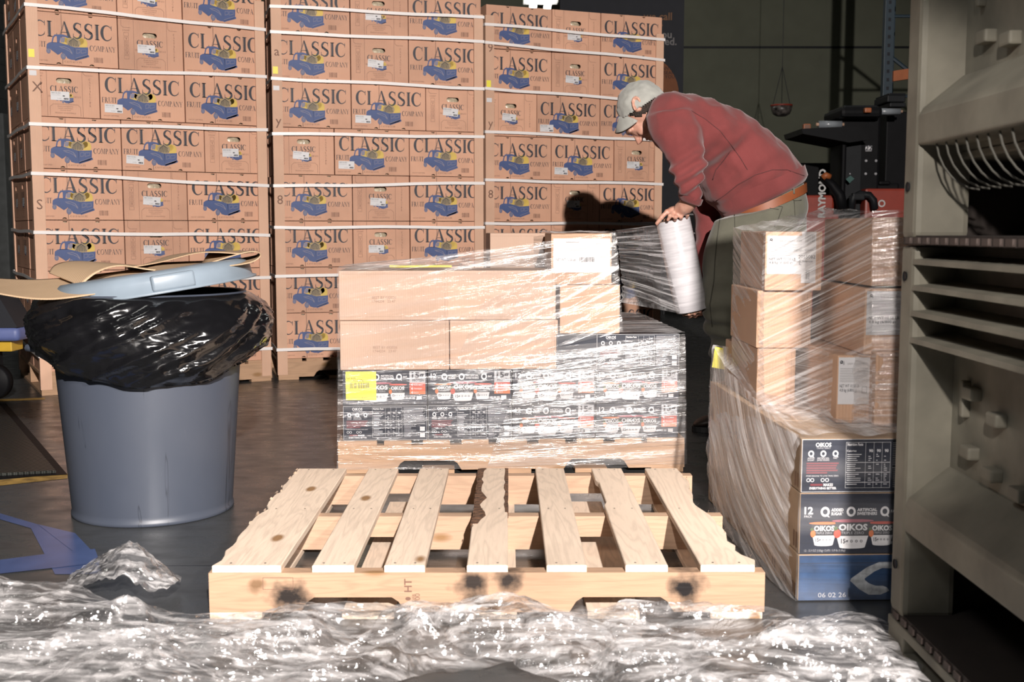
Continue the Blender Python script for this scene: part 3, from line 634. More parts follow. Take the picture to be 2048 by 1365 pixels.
tower('right tower', T3, a3, ['LEL', 'LEL', 'LEL', 'LEL', 'LLE', 'ELL', 'LEL', 'LEL'], s3, (('9', 1.93), ('y', 1.48), ('8', 1.05)), 3, 1)

# ------------------------------------------------------------------ black yogurt cartons
def qicon(mb, x, z, r, kind, y=-.001, m=None, T=None):
    m = m or M['label']; ring2(mb, x, z, r, r*.55, m, y, 16, T, 1.12)
    if kind != '0': flat(mb, [(x+r*.3, z-r*.5), (x+r*.75, z-r*.85), (x+r*1.05, z-r*1.25), (x+r*.6, z-r*1.15)], m, y=y, T=T)
def cup(mb, x, z, w, h, lid, y, fruit):
    flat(mb, [(x-w*.42, z+h*.93), (x+w*.42, z+h*.93), (x+w*.36, z+h*.42), (x-w*.36, z+h*.42)], M['cupdark'], y=y)
    flat(mb, [(x-w*.375, z+h*.42), (x+w*.375, z+h*.42), (x+w*.30, z+.03*h), (x-w*.30, z+.03*h)], M['label'], y=y)
    flat(mb, ell(x, z+h*.03, w*.30, h*.05), M['label'], y=y-.0001); flat(mb, ell(x, z+h*.94, w*.5, h*.055), lid, y=y-.0002)
    sans(mb, 'OIKOS', x-w*.33, z+h*.62, h*.20, M['silver2'], w=w*.68, bold=.04, y=y-.0004)
    sans(mb, 'TRIPLE ZERO', x-w*.27, z+h*.48, h*.09, M['silver'], w=w*.54, y=y-.0004)
    sans(mb, '15g', x-w*.27, z+h*.17, h*.15, M['ink'], w=w*.17, bold=.03, y=y-.0004)
    for i in range(3): ring2(mb, x-w*.02+i*w*.115, z+h*.24, w*.032, w*.018, M['ink'], y-.0004, 10)
    flat(mb, ell(x-w*.36, z+h*.50, w*.085, h*.15), fruit, y=y-.0006); flat(mb, ell(x-w*.40, z+h*.68, w*.05, h*.07), M['leafg'], y=y-.0007)
M['cupdark'] = plain('cup_black_print', (.05, .05, .055), .4); M['silver2'] = plain('bright_silver_ink', (.60, .60, .61), .4); M['leafg'] = plain('leaf_green_ink', (.08, .12, .05), .5)
def carton_body(mb, w, d, h, front, side): 
    mb.box((-w/2, .001, 0), (w/2, d, h), side, .0025); rect(mb, -w/2+.001, .001, w/2-.001, h-.001, front, -.0004)
def dark_side(mb, w, d, h, sg):
    """kraft flank with faint dark printed bars, built into the carton"""
    r = random.Random(4)
    T = Matrix.Translation((sg*(w/2+.0006), 0, 0)) @ Matrix.Rotation(sg*math.pi/2, 4, 'Z')
    for i in range(11):
        x = .016+i*(d-.03)/11
        if r.random() < .8: rect(mb, x if sg > 0 else -x-.012, h*r.uniform(.06, .15), (x if sg > 0 else -x-.012)+.012, h*r.uniform(.22, .5), M['smudge'], 0, T)
M['smudge'] = plain('brown_print', (.22, .12, .07), .6)
def cups_carton(w=.293, d=.246, h=.122, side='navy'):
    mb = MB(); k = w/.293; carton_body(mb, w, d, h, M['navy'], M[side])
    X = -w/2
    sans(mb, '12', X+.010, .094, .016, M['label'], w=.020, bold=.03); sans(mb, 'PACK', X+.010, .086, .005, M['label'], w=.018)
    for x, kd, a, b_, ww in ((.058, 'q', 'ADDED', 'SUGAR*', .028), (.118, '0', 'ARTIFICIAL', 'SWEETENERS', .046), (.196, 'q', 'FAT', '', .014)):
        qicon(mb, X+x, .099, .0105, kd); sans(mb, a, X+x+.014, .100 if b_ else .096, .0065, M['label'], w=ww, bold=.03)
        if b_: sans(mb, b_, X+x+.014, .091, .0065, M['label'], w=ww, bold=.03)
    cup(mb, X+.056, .020, .070, .056, M['orange'], -.0012, M['orange']); cup(mb, X+.190, .020, .068, .056, M['red'], -.0012, M['orange']); cup(mb, X+.122, .014, .098, .068, M['maroon2'], -.0024, M['red'])
    rect(mb, X+.232, .078, w/2-.006, .119, M['silver']); sans(mb, '15g', X+.240, .096, .019, M['ink'], w=.042, bold=.04, y=-.0016); sans(mb, 'PROTEIN', X+.242, .083, .008, M['ink'], w=.040, bold=.02, y=-.0016)
    rect(mb, X+.232, .064, w/2-.006, .078, M['red']); rect(mb, X+.232, .050, w/2-.006, .064, M['redor']); rect(mb, X+.232, .038, w/2-.006, .050, M['orange'])
    for i, s_ in enumerate(('MIXED BERRY', 'STRAWBERRY', 'PEACH')): sans(mb, '4', X+.237, .067-i*.0135, .009, M['label'], bold=.03, y=-.0016); sans(mb, s_, X+.246, .068-i*.0135, .006, M['label'], w=(.032, .030, .016)[i], y=-.0016)
    sans(mb, '12 - 5.3 OZ (150g) CUPS / 3.9 lb (1.8kg)', X+.012, .006, .005, M['silver'], w=.095); rect(mb, X+.256, .020, X+.274, .032, M['silver2'])
    for i in range(4): rect(mb, X+.205+i*.012, .022, X+.215+i*.012, .029, M['silver'])
    if side != 'navy': dark_side(mb, w, d, h, -1)
    return mb.mesh('black_carton_cups')
M['maroon2'] = plain('lid_pink_print', (.33, .10, .13), .45); M['redor'] = plain('red_orange_ink', (.60, .11, .06), .5)
def facts_carton(w=.293, d=.246, h=.122, side='navy'):
    mb = MB(); carton_body(mb, w, d, h, M['navy'], M[side]); X = -w/2
    sans(mb, 'OIKOS', X+.032, .106, .009, M['silver2'], w=.036, bold=.03); sans(mb, 'TRIPLE ZERO', X+.034, .101, .0035, M['silver'], w=.032)
    for i, (kd, a, ww) in enumerate((('q', 'ADDED', .016), ('0', 'ARTIFICIAL', .028), ('q', 'FAT', .009))):
        x = X+.022+i*.028; qicon(mb, x, .090, .0068, kd); sans(mb, a, x, .078, .0035, M['label'], w=ww, align='c'); 
        if i < 2: sans(mb, ('SUGAR*', 'SWEETENERS')[i], x, .0735, .0035, M['label'], w=ww, align='c')
    for i in range(5): rect(mb, X+.012, .066-i*.0055, X+(.086, .082, .080, .084, .060)[i], .0695-i*.0055, M['maroon'])
    sans(mb, 'MORE REASONS TO LOVE TRIPLE ZERO', X+.012, .037, .0032, M['label'], w=.074)
    for x in (.017, .026, .050, .060): ring2(mb, X+x, .029, .0045, .0032, M['label'], n=10)
    sans(mb, 'MAKES', X+.052, .015, .006, M['label'], w=.022, bold=.03); rect(mb, X+.022, .0155, X+.050, .0205, M['maroon']); sans(mb, 'EVERYTHING BETTER', X+.020, .0075, .005, M['label'], w=.062, bold=.03)
    frame2(mb, X+.102, .010, X+.205, .116, .0007, M['silver2']); sans(mb, 'Nutrition Facts', X+.105, .108, .006, M['label'], w=.036, bold=.03)
    r = random.Random(2)
    sans(mb, 'Calories', X+.104, .094, .0045, M['label'], w=.022, bold=.02)
    for i in range(3): rect(mb, X+.147+i*.019, .010, X+.1476+i*.019, .116, M['silver2']); sans(mb, '90', X+.155+i*.018, .093, .0065, M['label'], w=.009, bold=.03)
    for i in range(16):
        z = .087-i*.0046
        if i % 5 == 4: rect(mb, X+.103, z, X+.204, z+.0012, M['label']); continue
        rect(mb, X+.105, z, X+.105+r.uniform(.012, .034), z+.0016, M['silver2'])
        for j in range(3):
            if r.random() < .8: rect(mb, X+.154+j*.018, z, X+.154+j*.018+r.uniform(.003, .009), z+.0016, M['silver2'])
    for i in range(13): rect(mb, X+.210, .113-i*.0042, X+.285-r.random()*.01, .1147-i*.0042, M['silver'])
    rect(mb, X+.210, .056, X+.285, .0575, M['label'])
    for i in range(10): rect(mb, X+.212, .052-i*.0045, X+.222+r.uniform(.008, .035), .0536-i*.0045, M['silver'])
    rect(mb, X+.267, .032, X+.284, .047, M['silver2']); rect(mb, X+.267, .010, X+.284, .025, M['silver2'])
    frame2(mb, X+.001, .001, w/2-.001, h-.001, .0009, M['silver2'])
    if side != 'navy': dark_side(mb, w, d, h, -1)
    return mb.mesh('black_carton_facts')
def narrow_carton():
    mb = MB(); mb.box((-.072, .001, 0), (.072, .246, .122), M['navy'], .0025); frame2(mb, -.070, .003, .070, .119, .0006, M['grey_ink'], -.0002); return mb.mesh('black_carton_plain')
me_cup, me_fact, me_nar = cups_carton(), facts_carton(), narrow_carton()
def put(name, me, loc, rz, label, cat, group=None):
    o = bpy.data.objects.new(name, me); COL.objects.link(o); o.location = loc; o.rotation_euler = (0, 0, rz); return tag(o, label, cat, group)
PB, ab = (-.606, 3.86), .055
pallet('pallet', 'wooden pallet under the film-wrapped middle load', (*PB, 0), ab, pine='pine_dk', piney='pine_dk')
XB = xf(PB, ab); cols = ['leftmost column', 'second column from the left', 'third column from the left', 'rightmost column']
rows = ['front', 'second', 'third', 'rear']
for L in range(2):
    for c in range(4):
        for d in range(4):
            me = me_cup if (L == 1 or c >= 2) else me_fact
            put('yogurt_carton', me, (*XB(.018+.1465+c*.2955, .012+d*.249), .1215+L*.1235), ab, 'black yogurt carton, middle load, %s layer, %s, %s row' % (('lower', 'upper')[L], cols[c], rows[d]), 'carton', 'black cartons of the middle load')
o = put('yogurt_carton', me_nar, (*XB(.835, .012), .3685), ab, 'plain black carton under film between a brown box and a printed black carton', 'carton', 'black cartons of the middle load')
o = put('yogurt_carton', me_fact, (*XB(.018+.1465+3*.2955, .012), .3685), ab, 'black nutrition-printed carton on top at the right end of the middle load', 'carton', 'black cartons of the middle load')
for c in (2, 3):
    for d in (1, 2, 3): put('yogurt_carton', me_fact, (*XB(.018+.1465+c*.2955, .022+d*.249 if c == 3 else .10+d*.249*.93), .3685), ab, 'black third-layer carton, middle load, %s, %s row' % (cols[c], rows[d]), 'carton', 'black cartons of the middle load')

# ------------------------------------------------------------------ plain brown boxes
def brown_box(w, d, h, mat='brown', stamp=None, face_label=None, flap=True):
    mb = MB(); mb.box((-w/2, 0, 0), (w/2, d, h), M[mat], .004)
    for z in (.012, h-.012): rect(mb, -w/2+.004, z, w/2-.004, z+.0007, M['ink2l'], -.0003)
    rect(mb, w/2-.012, .004, w/2-.0113, h-.004, M['ink2l'], -.0003)
    mb.box((-w/2+.003, d/2-.0015, h-.0005), (w/2-.003, d/2+.0015, h+.0004), M['ink2'])
    if stamp:
        sans(mb, 'BEST BY 032026', -w/2+stamp[0], stamp[1], .009, M['ink2l'], w=.082); sans(mb, '1744204   23:47', -w/2+stamp[0], stamp[1]-.013, .009, M['ink2l'], w=.080)
    return mb
M['ink2l'] = plain('pale_stamp_ink', (.30, .19, .14), .7)
def ship_label(mb, x0, z0, x1, z1, kind):
    y = -.0012; rect(mb, x0, z0, x1, z1, M['label'], y); w = x1-x0; h = z1-z0; yy = y-.0006
    if kind == 'shrimp':
        ring2(mb, x0+w*.09, z1-h*.10, h*.035, h*.02, M['ink'], yy, 10); sans(mb, 'Aj', x0+w*.05, z1-h*.14, h*.07, M['ink'], y=yy); sans(mb, 'SHRIMP SHUMAI DUMPLING', x0+w*.28, z1-h*.16, h*.045, M['grey_ink'], w=w*.66, y=yy)
        for i in range(9): rect(mb, x0+w*.05, z1-h*(.24+i*.035), x1-w*.06, z1-h*(.232+i*.035), M['grey_ink'], yy)
        sans(mb, 'NET WT 10.58 LB', x0+w*.05, z0+h*.36, h*.065, M['ink'], w=w*.62, y=yy); sans(mb, '4.8 kg (6/800 g)', x0+w*.05, z0+h*.27, h*.065, M['ink'], w=w*.55, y=yy); frame2(mb, x0+w*.76, z0+h*.24, x0+w*.92, z0+h*.38, .001, M['ink'], yy)
    else:
        sans(mb, 'Aj', x0+w*.04, z1-h*.13, h*.06, M['grey_ink'], y=yy); rect(mb, x0+w*.22, z1-h*.12, x0+w*.45, z1-h*.10, M['grey_ink'], yy)
        for i in range(7): rect(mb, x0+w*.05, z1-h*(.22+i*.04), x1-w*.34, z1-h*(.213+i*.04), M['grey_ink2'], yy)
        sans(mb, 'NET WT 10.58 LB', x0+w*.05, z0+h*.34, h*.075, M['ink'], w=w*.34, y=yy); barcode(mb, x0+w*.46, z0+h*.31, x0+w*.72, z0+h*.45, M['ink'], yy, 9)
        frame2(mb, x0+w*.76, z0+h*.45, x1-w*.05, z1-h*.14, .0008, M['grey_ink'], yy)
M['grey_ink2'] = plain('pale_grey_ink', (.5, .49, .48), .6)
m1 = brown_box(.378, .30, .172, stamp=(.115, .075)).mesh('brown_box'); m2 = brown_box(.378, .30, .172).mesh('brown_box_plain')
gb = 'brown boxes of the middle load'
put('shipping_box', m1, (*XB(.200, .012), .3685), ab, 'plain brown box stamped with a date, directly above the yellow sticker', 'box', gb)
put('shipping_box', m2, (*XB(.580, .016), .3685), ab, 'plain brown box in the lower row, second from the left on the middle load', 'box', gb)
put('shipping_box', m1, (*XB(.198, .016), .5415), ab, 'plain brown date-stamped box at the top left corner of the middle load', 'box', gb)
put('shipping_box', m2, (*XB(.572, .018), .5415), ab+.01, 'plain brown box in the upper row right of the date-stamped one', 'box', gb)
put('shipping_box', m2, (*XB(.200, .33), .3685), ab, 'brown box hidden behind the lower left box of the middle load', 'box', gb)
put('shipping_box', m2, (*XB(.200, .33), .5415), ab, 'brown box behind the top left box of the middle load, only its top showing', 'box', gb)
m3 = brown_box(.375, .30, .174).mesh('brown_box_rear')
put('shipping_box', m3, (*XB(.745, .50), .493), ab, 'brown box beneath the rear box on the middle load', 'box', gb)
put('shipping_box', m3, (*XB(.735, .47), .668), ab+.02, 'brown box at the rear of the middle load, rising behind the labelled box', 'box', gb)
mb = brown_box(.210, .40, .170, 'brown2'); put('shipping_box', mb.mesh('narrow_box'), (*XB(.880, .012), .4925), ab-.02, 'narrow brown box under the white-labelled one on the middle load', 'box', gb)
mb = brown_box(.212, .40, .178, 'brown2'); t = put('shipping_box', mb.mesh('labelled_box'), (*XB(.850, .020), .664), ab-.03, 'brown box with a big white label topping the middle load', 'box', gb)
mb = MB(); ship_label(mb, -.098, .042, .100, .160, 'wide'); mb.obj('paper_label', t)
t = thing('yellow_sticker', 'bright yellow sticker with barcode on the left black carton', 'sticker', (*XB(.030, .004), .265), ab)
mb = MB(); rect(mb, 0, 0, .105, .100, M['stickyel'], 0); mb.obj('sheet', t)
mb = MB(); y = -.0006
sans(mb, 'Grape', .003, .074, .009, M['ink'], y=y); sans(mb, '802576', .026, .064, .009, M['ink'], w=.036, y=y); barcode(mb, .014, .041, .082, .061, M['ink'], y, 12)
sans(mb, 'St John\'s Food Share', .003, .033, .005, M['ink2'], w=.064, y=y); sans(mb, 'Agency Ref: 8080', .003, .026, .004, M['ink2'], w=.046, y=y); sans(mb, '01/22/2025 07:38 AM', .006, .006, .005, M['ink2'], w=.066, y=y); mb.obj('printing', t)

# ------------------------------------------------------------------ right load
PR, ar = (.658, 2.52), .035; XR = xf(PR, ar)
def blue_case():
    mb = MB(); w, d, h = .293, .246, .108; mb.box((-w/2, .001, 0), (w/2, d, h), M['side_kraft'], .0025); rect(mb, -w/2+.001, .001, w/2-.001, h-.001, M['caseblue'], -.0004)
    rect(mb, -w/2+.003, .088, w/2-.003, .0892, M['navy'])
    oc = [(.092, .090), (.040, .090), (.012, .078), (-.024, .052), (-.026, .046), (-.004, .026), (.018, .013), (.046, .013), (.066, .022)]
    ic = [(.080, .074), (.048, .076), (.030, .068), (.008, .052), (.008, .048), (.018, .040), (.034, .034), (.050, .034), (.060, .030)]
    for q in range(8): flat(mb, [oc[q], oc[q+1], ic[q+1], ic[q]], M['wornwhite'])
    sans(mb, '06 02 26', -.10, .008, .011, M['silver'], w=.065)
    dark_side(mb, w, d, h, -1); return mb.mesh('blue_case')
M['side_kraft'] = kraft('carton_flank_board', (.46, .32, .21), wear=.3)
M['wornwhite'] = plain('worn_white_print', (.42, .44, .46), .5, noise_amt=.35, nscale=60)
me_blue = blue_case(); me_cupk = cups_carton(h=.142, side='side_kraft'); me_factk = facts_carton(h=.124, side='side_kraft')
for L, (me, z0, nm) in enumerate(((me_blue, .002, 'blue case with a worn white letter'), (me_cupk, .112, 'black carton printed with yogurt cups'), (me_factk, .256, 'black carton printed with nutrition facts'))):
    for c in range(2):
        for d in range(4):
            put(('blue_case' if L == 0 else 'yogurt_carton'), me, (*XR(.1465+c*.2945, d*.2475), z0), ar, '%s, %s column of the right load, %s row' % (nm, ('left', 'inner')[c], rows[d]), 'carton', 'cartons under film in the right load')
def rbox(pxl, pxr, pyt, pyb, y, d, label, lab=None, rz=.0, z=None, mat='brown2'):
    """a brown box whose front spans these measured edges at distance y"""
    a, b_ = at(pxl, pyb, y=y), at(pxr, pyt, y=y); w, h = b_.x-a.x, b_.z-a.z; zz = a.z if z is None else z
    mb = brown_box(w, d, h, mat); o = put('shipping_box', mb.mesh('load_box'), ((a.x+b_.x)/2, y, zz), rz, label, 'box', 'brown boxes of the right load')
    if lab:
        l = MB(); x0, x1, z0, z1, kd = lab; ship_label(l, -w/2+w*x0, h*z0, -w/2+w*x1, h*z1, kd); l.obj('paper_label', o)
    return o, zz+h
gz = .382
RB = dict(y=2.72)
_, zt = rbox(1672, 1744, 700, 836, 2.72, .42, 'brown box with tall white label in the lowest row of the right load', (.03, .95, .28, .97, 'shrimp'), z=gz)
rbox(1748, 1900, 702, 850, 2.68, .40, 'brown box half behind the grey bins, right of the lowest labelled box', None, z=gz)
rbox(1727, 1900, 565, 698, 2.72, .48, 'large brown box with a shrimp dumpling label, middle of the right load', (.02, .60, .30, .96, 'shrimp'), z=zt+.001)
rbox(1742, 1900, 424, 562, 2.72, .42, 'topmost brown box of the right load, without a label', None, z=zt+.001+.167)
c0 = at(1510, 770, y=3.0)
_, z1 = rbox(1512, 1592, 712, 826, 3.0, .36, 'lowest brown box of the back column in the right load', None, z=gz)
_, z2 = rbox(1512, 1624, 596, 711, 3.0, .36, 'unlabelled brown box second in the back column of the right load', None, z=z1+.001)
o, z3 = rbox(1529, 1645, 474, 592, 2.98, .38, 'brown box with two white labels atop the back column of the right load', (.03, .78, .28, .93, 'shrimp'), rz=-.03, z=z2+.001)
l = MB(); y = -.0022; rect(l, .02, .02, .058, .155, M['label'], y); barcode(l, .028, .128, .054, .148, M['grey_ink'], y-.0004, 4); sans(l, '2055082', .012, .085, .009, M['ink'], w=.044, y=y-.0006); sans(l, 'METSAL NIRAM', .0, .104, .005, M['grey_ink'], w=.05, y=y-.0006); sans(l, 'Mixed, American', .0, .075, .005, M['ink'], w=.05, y=y-.0006); barcode(l, .032, .030, .042, .055, M['ink'], y-.0004, 8); l.obj('paper_label', o)
rbox(1483, 1560, 712, 805, 3.22, .26, 'brown box under cloudy film at the back left corner of the right load', None, z=gz)
t = at(1437, 748, y=3.44); 

# ------------------------------------------------------------------ grey bin, liner, lid and loose cardboard
CC = at(298, 1068, z=0); CY = 3.40; CX = (298-1024)/F*CY*1.005
t = thing('trash_can', 'large round grey-blue waste bin standing left of the empty pallet', 'waste bin', (CX, CY, 0))
mb = MB(); prof = [(.0, .0), (.235, .0), (.239, .003), (.239, .012), (.2355, .016)]+[(.237+.043*k/10, .03+.58*k/10) for k in range(11)]+[(.281, .62), (.293, .623), (.296, .655), (.290, .67), (.280, .667), (.272, .62), (.232, .03), (0, .02)]
mb.lathe(prof, M['can'], 96); mb.obj('body', t, True)
for a in (math.radians(8), math.radians(185)):
    mb = MB(); p = [(.285*math.cos(a)+0*k, .285*math.sin(a), 0) for k in range(1)]
    mb.tube([(.275*math.cos(a), .275*math.sin(a)-.06, .50), (.335*math.cos(a), .335*math.sin(a)-.05, .505), (.345*math.cos(a), .345*math.sin(a), .507), (.335*math.cos(a), .335*math.sin(a)+.05, .505), (.275*math.cos(a), .275*math.sin(a)+.06, .50)], .012, M['can'], 8); mb.obj('handle', t, True)
def liner():
    """bin liner folded over the rim: a skirt with gathers and a slack lower hem that sags to the right"""
    mb = MB(); n, k = 260, 46; rings = []
    for j in range(k+1):
        q = j/k; r_ = []
        for i in range(n):
            a = 2*math.pi*i/n; fr = max(0, -math.sin(a))       # toward the camera
            drop = .165+.085*math.cos(a-math.radians(-62))+.03*noise.noise(Vector((math.cos(a)*1.6, math.sin(a)*1.6, 2)))
            if math.cos(a) < -.75: drop += .02
            zz = .664-drop*q
            belly = .052*math.sin(math.pi*min(1, q*1.02))**.8*(1+.35*math.cos(a+.5)) + (.012 if q > .9 else 0)*0
            rad = .300+belly-.006*q
            cx_ = math.cos(a); sy_ = math.sin(a)
            # diagonal folds that fan down from the left of the rim
            ph = a*7+q*5.5; w1 = noise.noise(Vector((a*1.3+q*.9, q*3.6+a*2.4, 3.3))); w2 = noise.noise(Vector((a*2.6+q*1.5, q*8+a*4.5, 7.7))); w3 = noise.noise(Vector((a*6-q*2, q*13+a*5, 1.1)))
            rid = (1-abs(w1)*2.2); amp = min(1, q*4+.15)
            rad += amp*(.017*rid+.013*w2+.006*(1-abs(w3)*2)-.008)
            r_.append((rad*cx_, rad*sy_, zz+.010*w2*q))
        rings.append(r_)
    last = [(x*.955, y*.955, z+.012) for x, y, z in rings[-1]]; rings.append(last)
    top = [(.283*math.cos(2*math.pi*i/n), .283*math.sin(2*math.pi*i/n), -.0+.667) for i in range(n)]; rings = [top]+rings
    vs, fs = loft(rings, False); mb.add(vs, fs, M['bag']); return mb
lo = liner().obj('bin_liner', None, True, loc=(CX, CY, 0)); tag(lo, 'glossy black plastic liner bag folded over the rim of the grey-blue bin', 'bin liner')
t = thing('lid', 'pale grey plastic lid lying tilted on the black bin liner', 'lid', (CX+.022, CY, .690)); t.rotation_euler = (math.radians(1.5), math.radians(-8.5), 0)
mb = MB(); mb.lathe([(0, .040), (.20, .042), (.262, .040), (.278, .032), (.288, .016), (.291, -.012), (.302, -.016), (.302, -.022), (.284, -.020), (.280, .012), (.262, .026), (0, .03)], M['lid'], 96); mb.obj('shell', t, True)
for a in (math.radians(-62), math.radians(120)):
    mb = MB(); Mx = Matrix.Rotation(a, 4, 'Z'); mb.box((.262, -.06, -.015), (.298, .06, .030), M['lid'], .008, Mx); mb.obj('latch', t, True)
def sheet(name, pts, label, thick=.003, mat='sheetkraft', nu=34, nv=12):
    """loose board: a grid of control points (rows) interpolated smoothly and given thickness"""
    R_ = len(pts); C_ = len(pts[0]); 
    def cr(p0, p1, p2, p3, t): return .5*((2*p1)+(-p0+p2)*t+(2*p0-5*p1+4*p2-p3)*t*t+(-p0+3*p1-3*p2+p3)*t**3)
    def ev(row, t):
        t *= len(row)-1; i = min(int(t), len(row)-2); f = t-i; g_ = lambda k: row[max(0, min(len(row)-1, k))]
        return cr(g_(i-1), g_(i), g_(i+1), g_(i+2), f)
    G = [[None]*(nu+1) for _ in range(nv+1)]
    for j in range(nv+1):
        for i in range(nu+1):
            col = [ev([Vector(p) for p in r_], i/nu) for r_ in pts]; G[j][i] = ev(col, j/nv)
    mb = MB(); vs = [v for r_ in G for v in r_]; n = nu+1
    fs = [[j*n+i, j*n+i+1, (j+1)*n+i+1, (j+1)*n+i] for j in range(nv) for i in range(nu)]
    mb.add(vs, fs, M[mat]); o = mb.obj(name, None, True)
    sm = o.modifiers.new('s', 'SOLIDIFY'); sm.thickness = thick; sm.offset = 0
    return tag(o, label, 'cardboard sheet')
M['sheetkraft'] = kraft('loose_kraft_board', (.46, .32, .20), wear=.1)
A = lambda px, py, y: at(px, py, y=y)
sheet('cardboard_sheet', [[A(-90, 570, 3.15), A(60, 598, 3.12), A(170, 592, 3.12), A(290, 565, 3.14), A(350, 545, 3.2)],
                          [A(-90, 552, 3.45), A(60, 560, 3.4), A(170, 552, 3.4), A(270, 540, 3.45), A(345, 534, 3.5)]], 'long curved brown cardboard sheet hanging off the left of the bin lid')
sheet('cardboard_sheet', [[A(160, 572, 3.22), A(195, 545, 3.25), A(240, 532, 3.3), A(300, 540, 3.32), A(345, 542, 3.36)],
                          [A(98, 546, 3.42), A(112, 530, 3.5), A(150, 523, 3.55), A(220, 527, 3.6), A(330, 536, 3.6)]], 'folded brown cardboard flap lying in the middle of the bin lid', mat='sheetkraft')
sheet('cardboard_sheet', [[A(320, 556, 3.2), A(345, 540, 3.22), A(400, 536, 3.25), A(470, 531, 3.3), A(505, 524, 3.33), A(521, 512, 3.35), A(512, 504, 3.38), A(480, 508, 3.36), A(400, 533, 3.33)],
                          [A(255, 538, 3.55), A(300, 528, 3.55), A(370, 524, 3.6), A(450, 521, 3.6), A(500, 514, 3.6), A(517, 508, 3.6), A(512, 503, 3.6), A(480, 503, 3.6), A(420, 503, 3.6)]], 'curled brown cardboard sheet on the right of the bin lid')
sheet('cardboard_sheet', [[A(250, 537, 3.42), A(320, 525, 3.40), A(400, 506, 3.38), A(480, 508, 3.36)],
                          [A(290, 532, 3.8), A(340, 512, 3.8), A(420, 503, 3.8), A(515, 503, 3.7)]], 'flat brown cardboard sheet at the back of the bin lid')

# ------------------------------------------------------------------ big grey plastic bins on the right
def macrobin(name, label, z0, zh, loc, W_=1.1, L_=1.20, ped=False):
    """deep bulk bin: local x = into the bin from the visible long side, y = along it (0 = near end), z up"""
    t = thing(name, label, 'bulk bin', loc); d = .085; h = zh
    mb = MB(); g_ = M['greybin']
    mb.box((0, L_-.075, .0), (d+.02, L_, h), g_, .012); mb.box((0, 0, 0), (d+.02, .075, h), g_, .012)      # corner columns
    mb.box((d, .02, .16), (d+.03, L_-.02, h), g_, .004)                                                       # recessed wall
    mb.box((W_-.03, 0, .16), (W_, L_, h), g_, .004); mb.box((d, L_-.03, .16), (W_, L_, h), g_, .004); mb.box((d, 0, .16), (W_, .03, h), g_, .004)
    mb.box((W_-.12, 0, 0), (W_, .12, .17), g_, .01); mb.box((W_-.12, L_-.12, 0), (W_, L_, .17), g_, .01)
    mb.box((d, .02, .15), (W_-.02, L_-.02, .17), g_, .004); mb.box((.45, .10, .0), (.60, L_-.08, .155), M['dirt_and_shade'])  # dark block put in so the fork opening reads as black shade
    mb.box((.10, L_-.02, .0), (.60, L_-.002, .17), M['dirt_and_shade'])  # dark plate across the far end, also in place of shade
    mb.obj('body', t)
    mb = MB(); zl = .245; pr = [(0, zl-.068), (0, zl-.012), (.006, zl+.001), (d*.95, zl+.062), (d+.006, zl+.066), (d+.006, zl-.068)]
    vs = [(p[0], .07, p[1]) for p in pr]+[(p[0], L_-.072, p[1]) for p in pr]; n = len(pr)
    mb.add(vs, [list(range(n)), list(range(2*n-1, n-1, -1))]+[[i, i+n, (i+1) % n+n, (i+1) % n] for i in range(n)], g_)
    o = mb.obj('ledge', t); bv = o.modifiers.new('b', 'BEVEL'); bv.width = .006; bv.segments = 3
    for k in range(9 if z0 > .5 else 0):
        y = L_-.14-k*.045; pts = [(.012+.07*(1-math.cos(a)), y-.05*math.sin(a)*0-.03*math.sin(a), zl-.07-.085*math.sin(a)) for a in [math.pi/2*q/6 for q in range(7)]]
        mb = MB(); mb.tube(pts, .0020, M['ribs'], 6); mb.obj('rib', t)
    mb = MB()
    for k, zr in enumerate((.030, .080, .130, .182) if z0 < .5 else (.010,)):
        pr = [(-.001 if k else .0, h-zr-.006), (0, h-zr+.004), (d+.004, h-zr+.012), (d+.004, h-zr-.002)]
        mb.add([(p[0], .07, p[1]) for p in pr]+[(p[0], L_-.07, p[1]) for p in pr], [(0, 1, 2, 3), (7, 6, 5, 4), (0, 4, 5, 1), (1, 5, 6, 2), (2, 6, 7, 3), (3, 7, 4, 0)], g_)
    mb.obj('rim_shelves', t)
    for (y, z, a) in ((L_-.19, .47, 0), (L_-.30, .44, 0), (L_-.19, .36, 0), (L_-.29, .34, 0), (L_-.40, .33, 0)):
        mb = MB(); mb.box((d-.022, y-.022, z-.012), (d+.003, y+.022, z+.012), g_, .005); mb.obj('peg', t)
    mb = MB(); mb.box((d-.016, L_-.16, .42), (d+.003, L_-.145, .49), g_, .004); mb.obj('peg', t)
    for z in (.10, h-.06): mb = MB(); Mx = Matrix.Translation((-.0015, L_-.034, z)) @ Matrix.Rotation(math.pi/2, 4, 'Y'); mb.lathe([(0, 0), (.008, 0), (.010, -.002), (.008, .003), (0, .003)], M['dark_metal'], 14, Mx); mb.obj('drain_plug', t)
    mb = MB(); mb.box((.004, .004, -.012), (W_-.01, L_-.004, .006), M['dirt_and_shade'], 0)
    for k in range(26): mb.box((-.002, .02+k*.045, -.010), (.006, .045+k*.045, .002), M['dirt_and_shade2'])
    mb.obj('skid', t)
    return t
M['dirt_and_shade'] = plain('grimy_edge_and_opening_shade', (.03, .022, .018), .8); M['ribs'] = plain('shaded_thin_rib_plastic', (.09, .085, .07), .7); M['dirt_and_shade2'] = plain('grimy_rib', (.07, .05, .042), .8)  # first colour also paints the shade inside the fork openings
BX, BY = .777, 1.055
macrobin('bulk_bin', 'lower grey-green plastic bulk bin with sloped ledge and pegs, at the right', .067, .742, (BX, BY, .080))
macrobin('bulk_bin', 'upper grey-green plastic bulk bin stacked on the lower one', .835, .60, (BX-.004, BY-.01, .836))
t = thing('plastic_pallet', 'grey plastic base under the lower bulk bin', 'pallet', (BX, BY, 0))
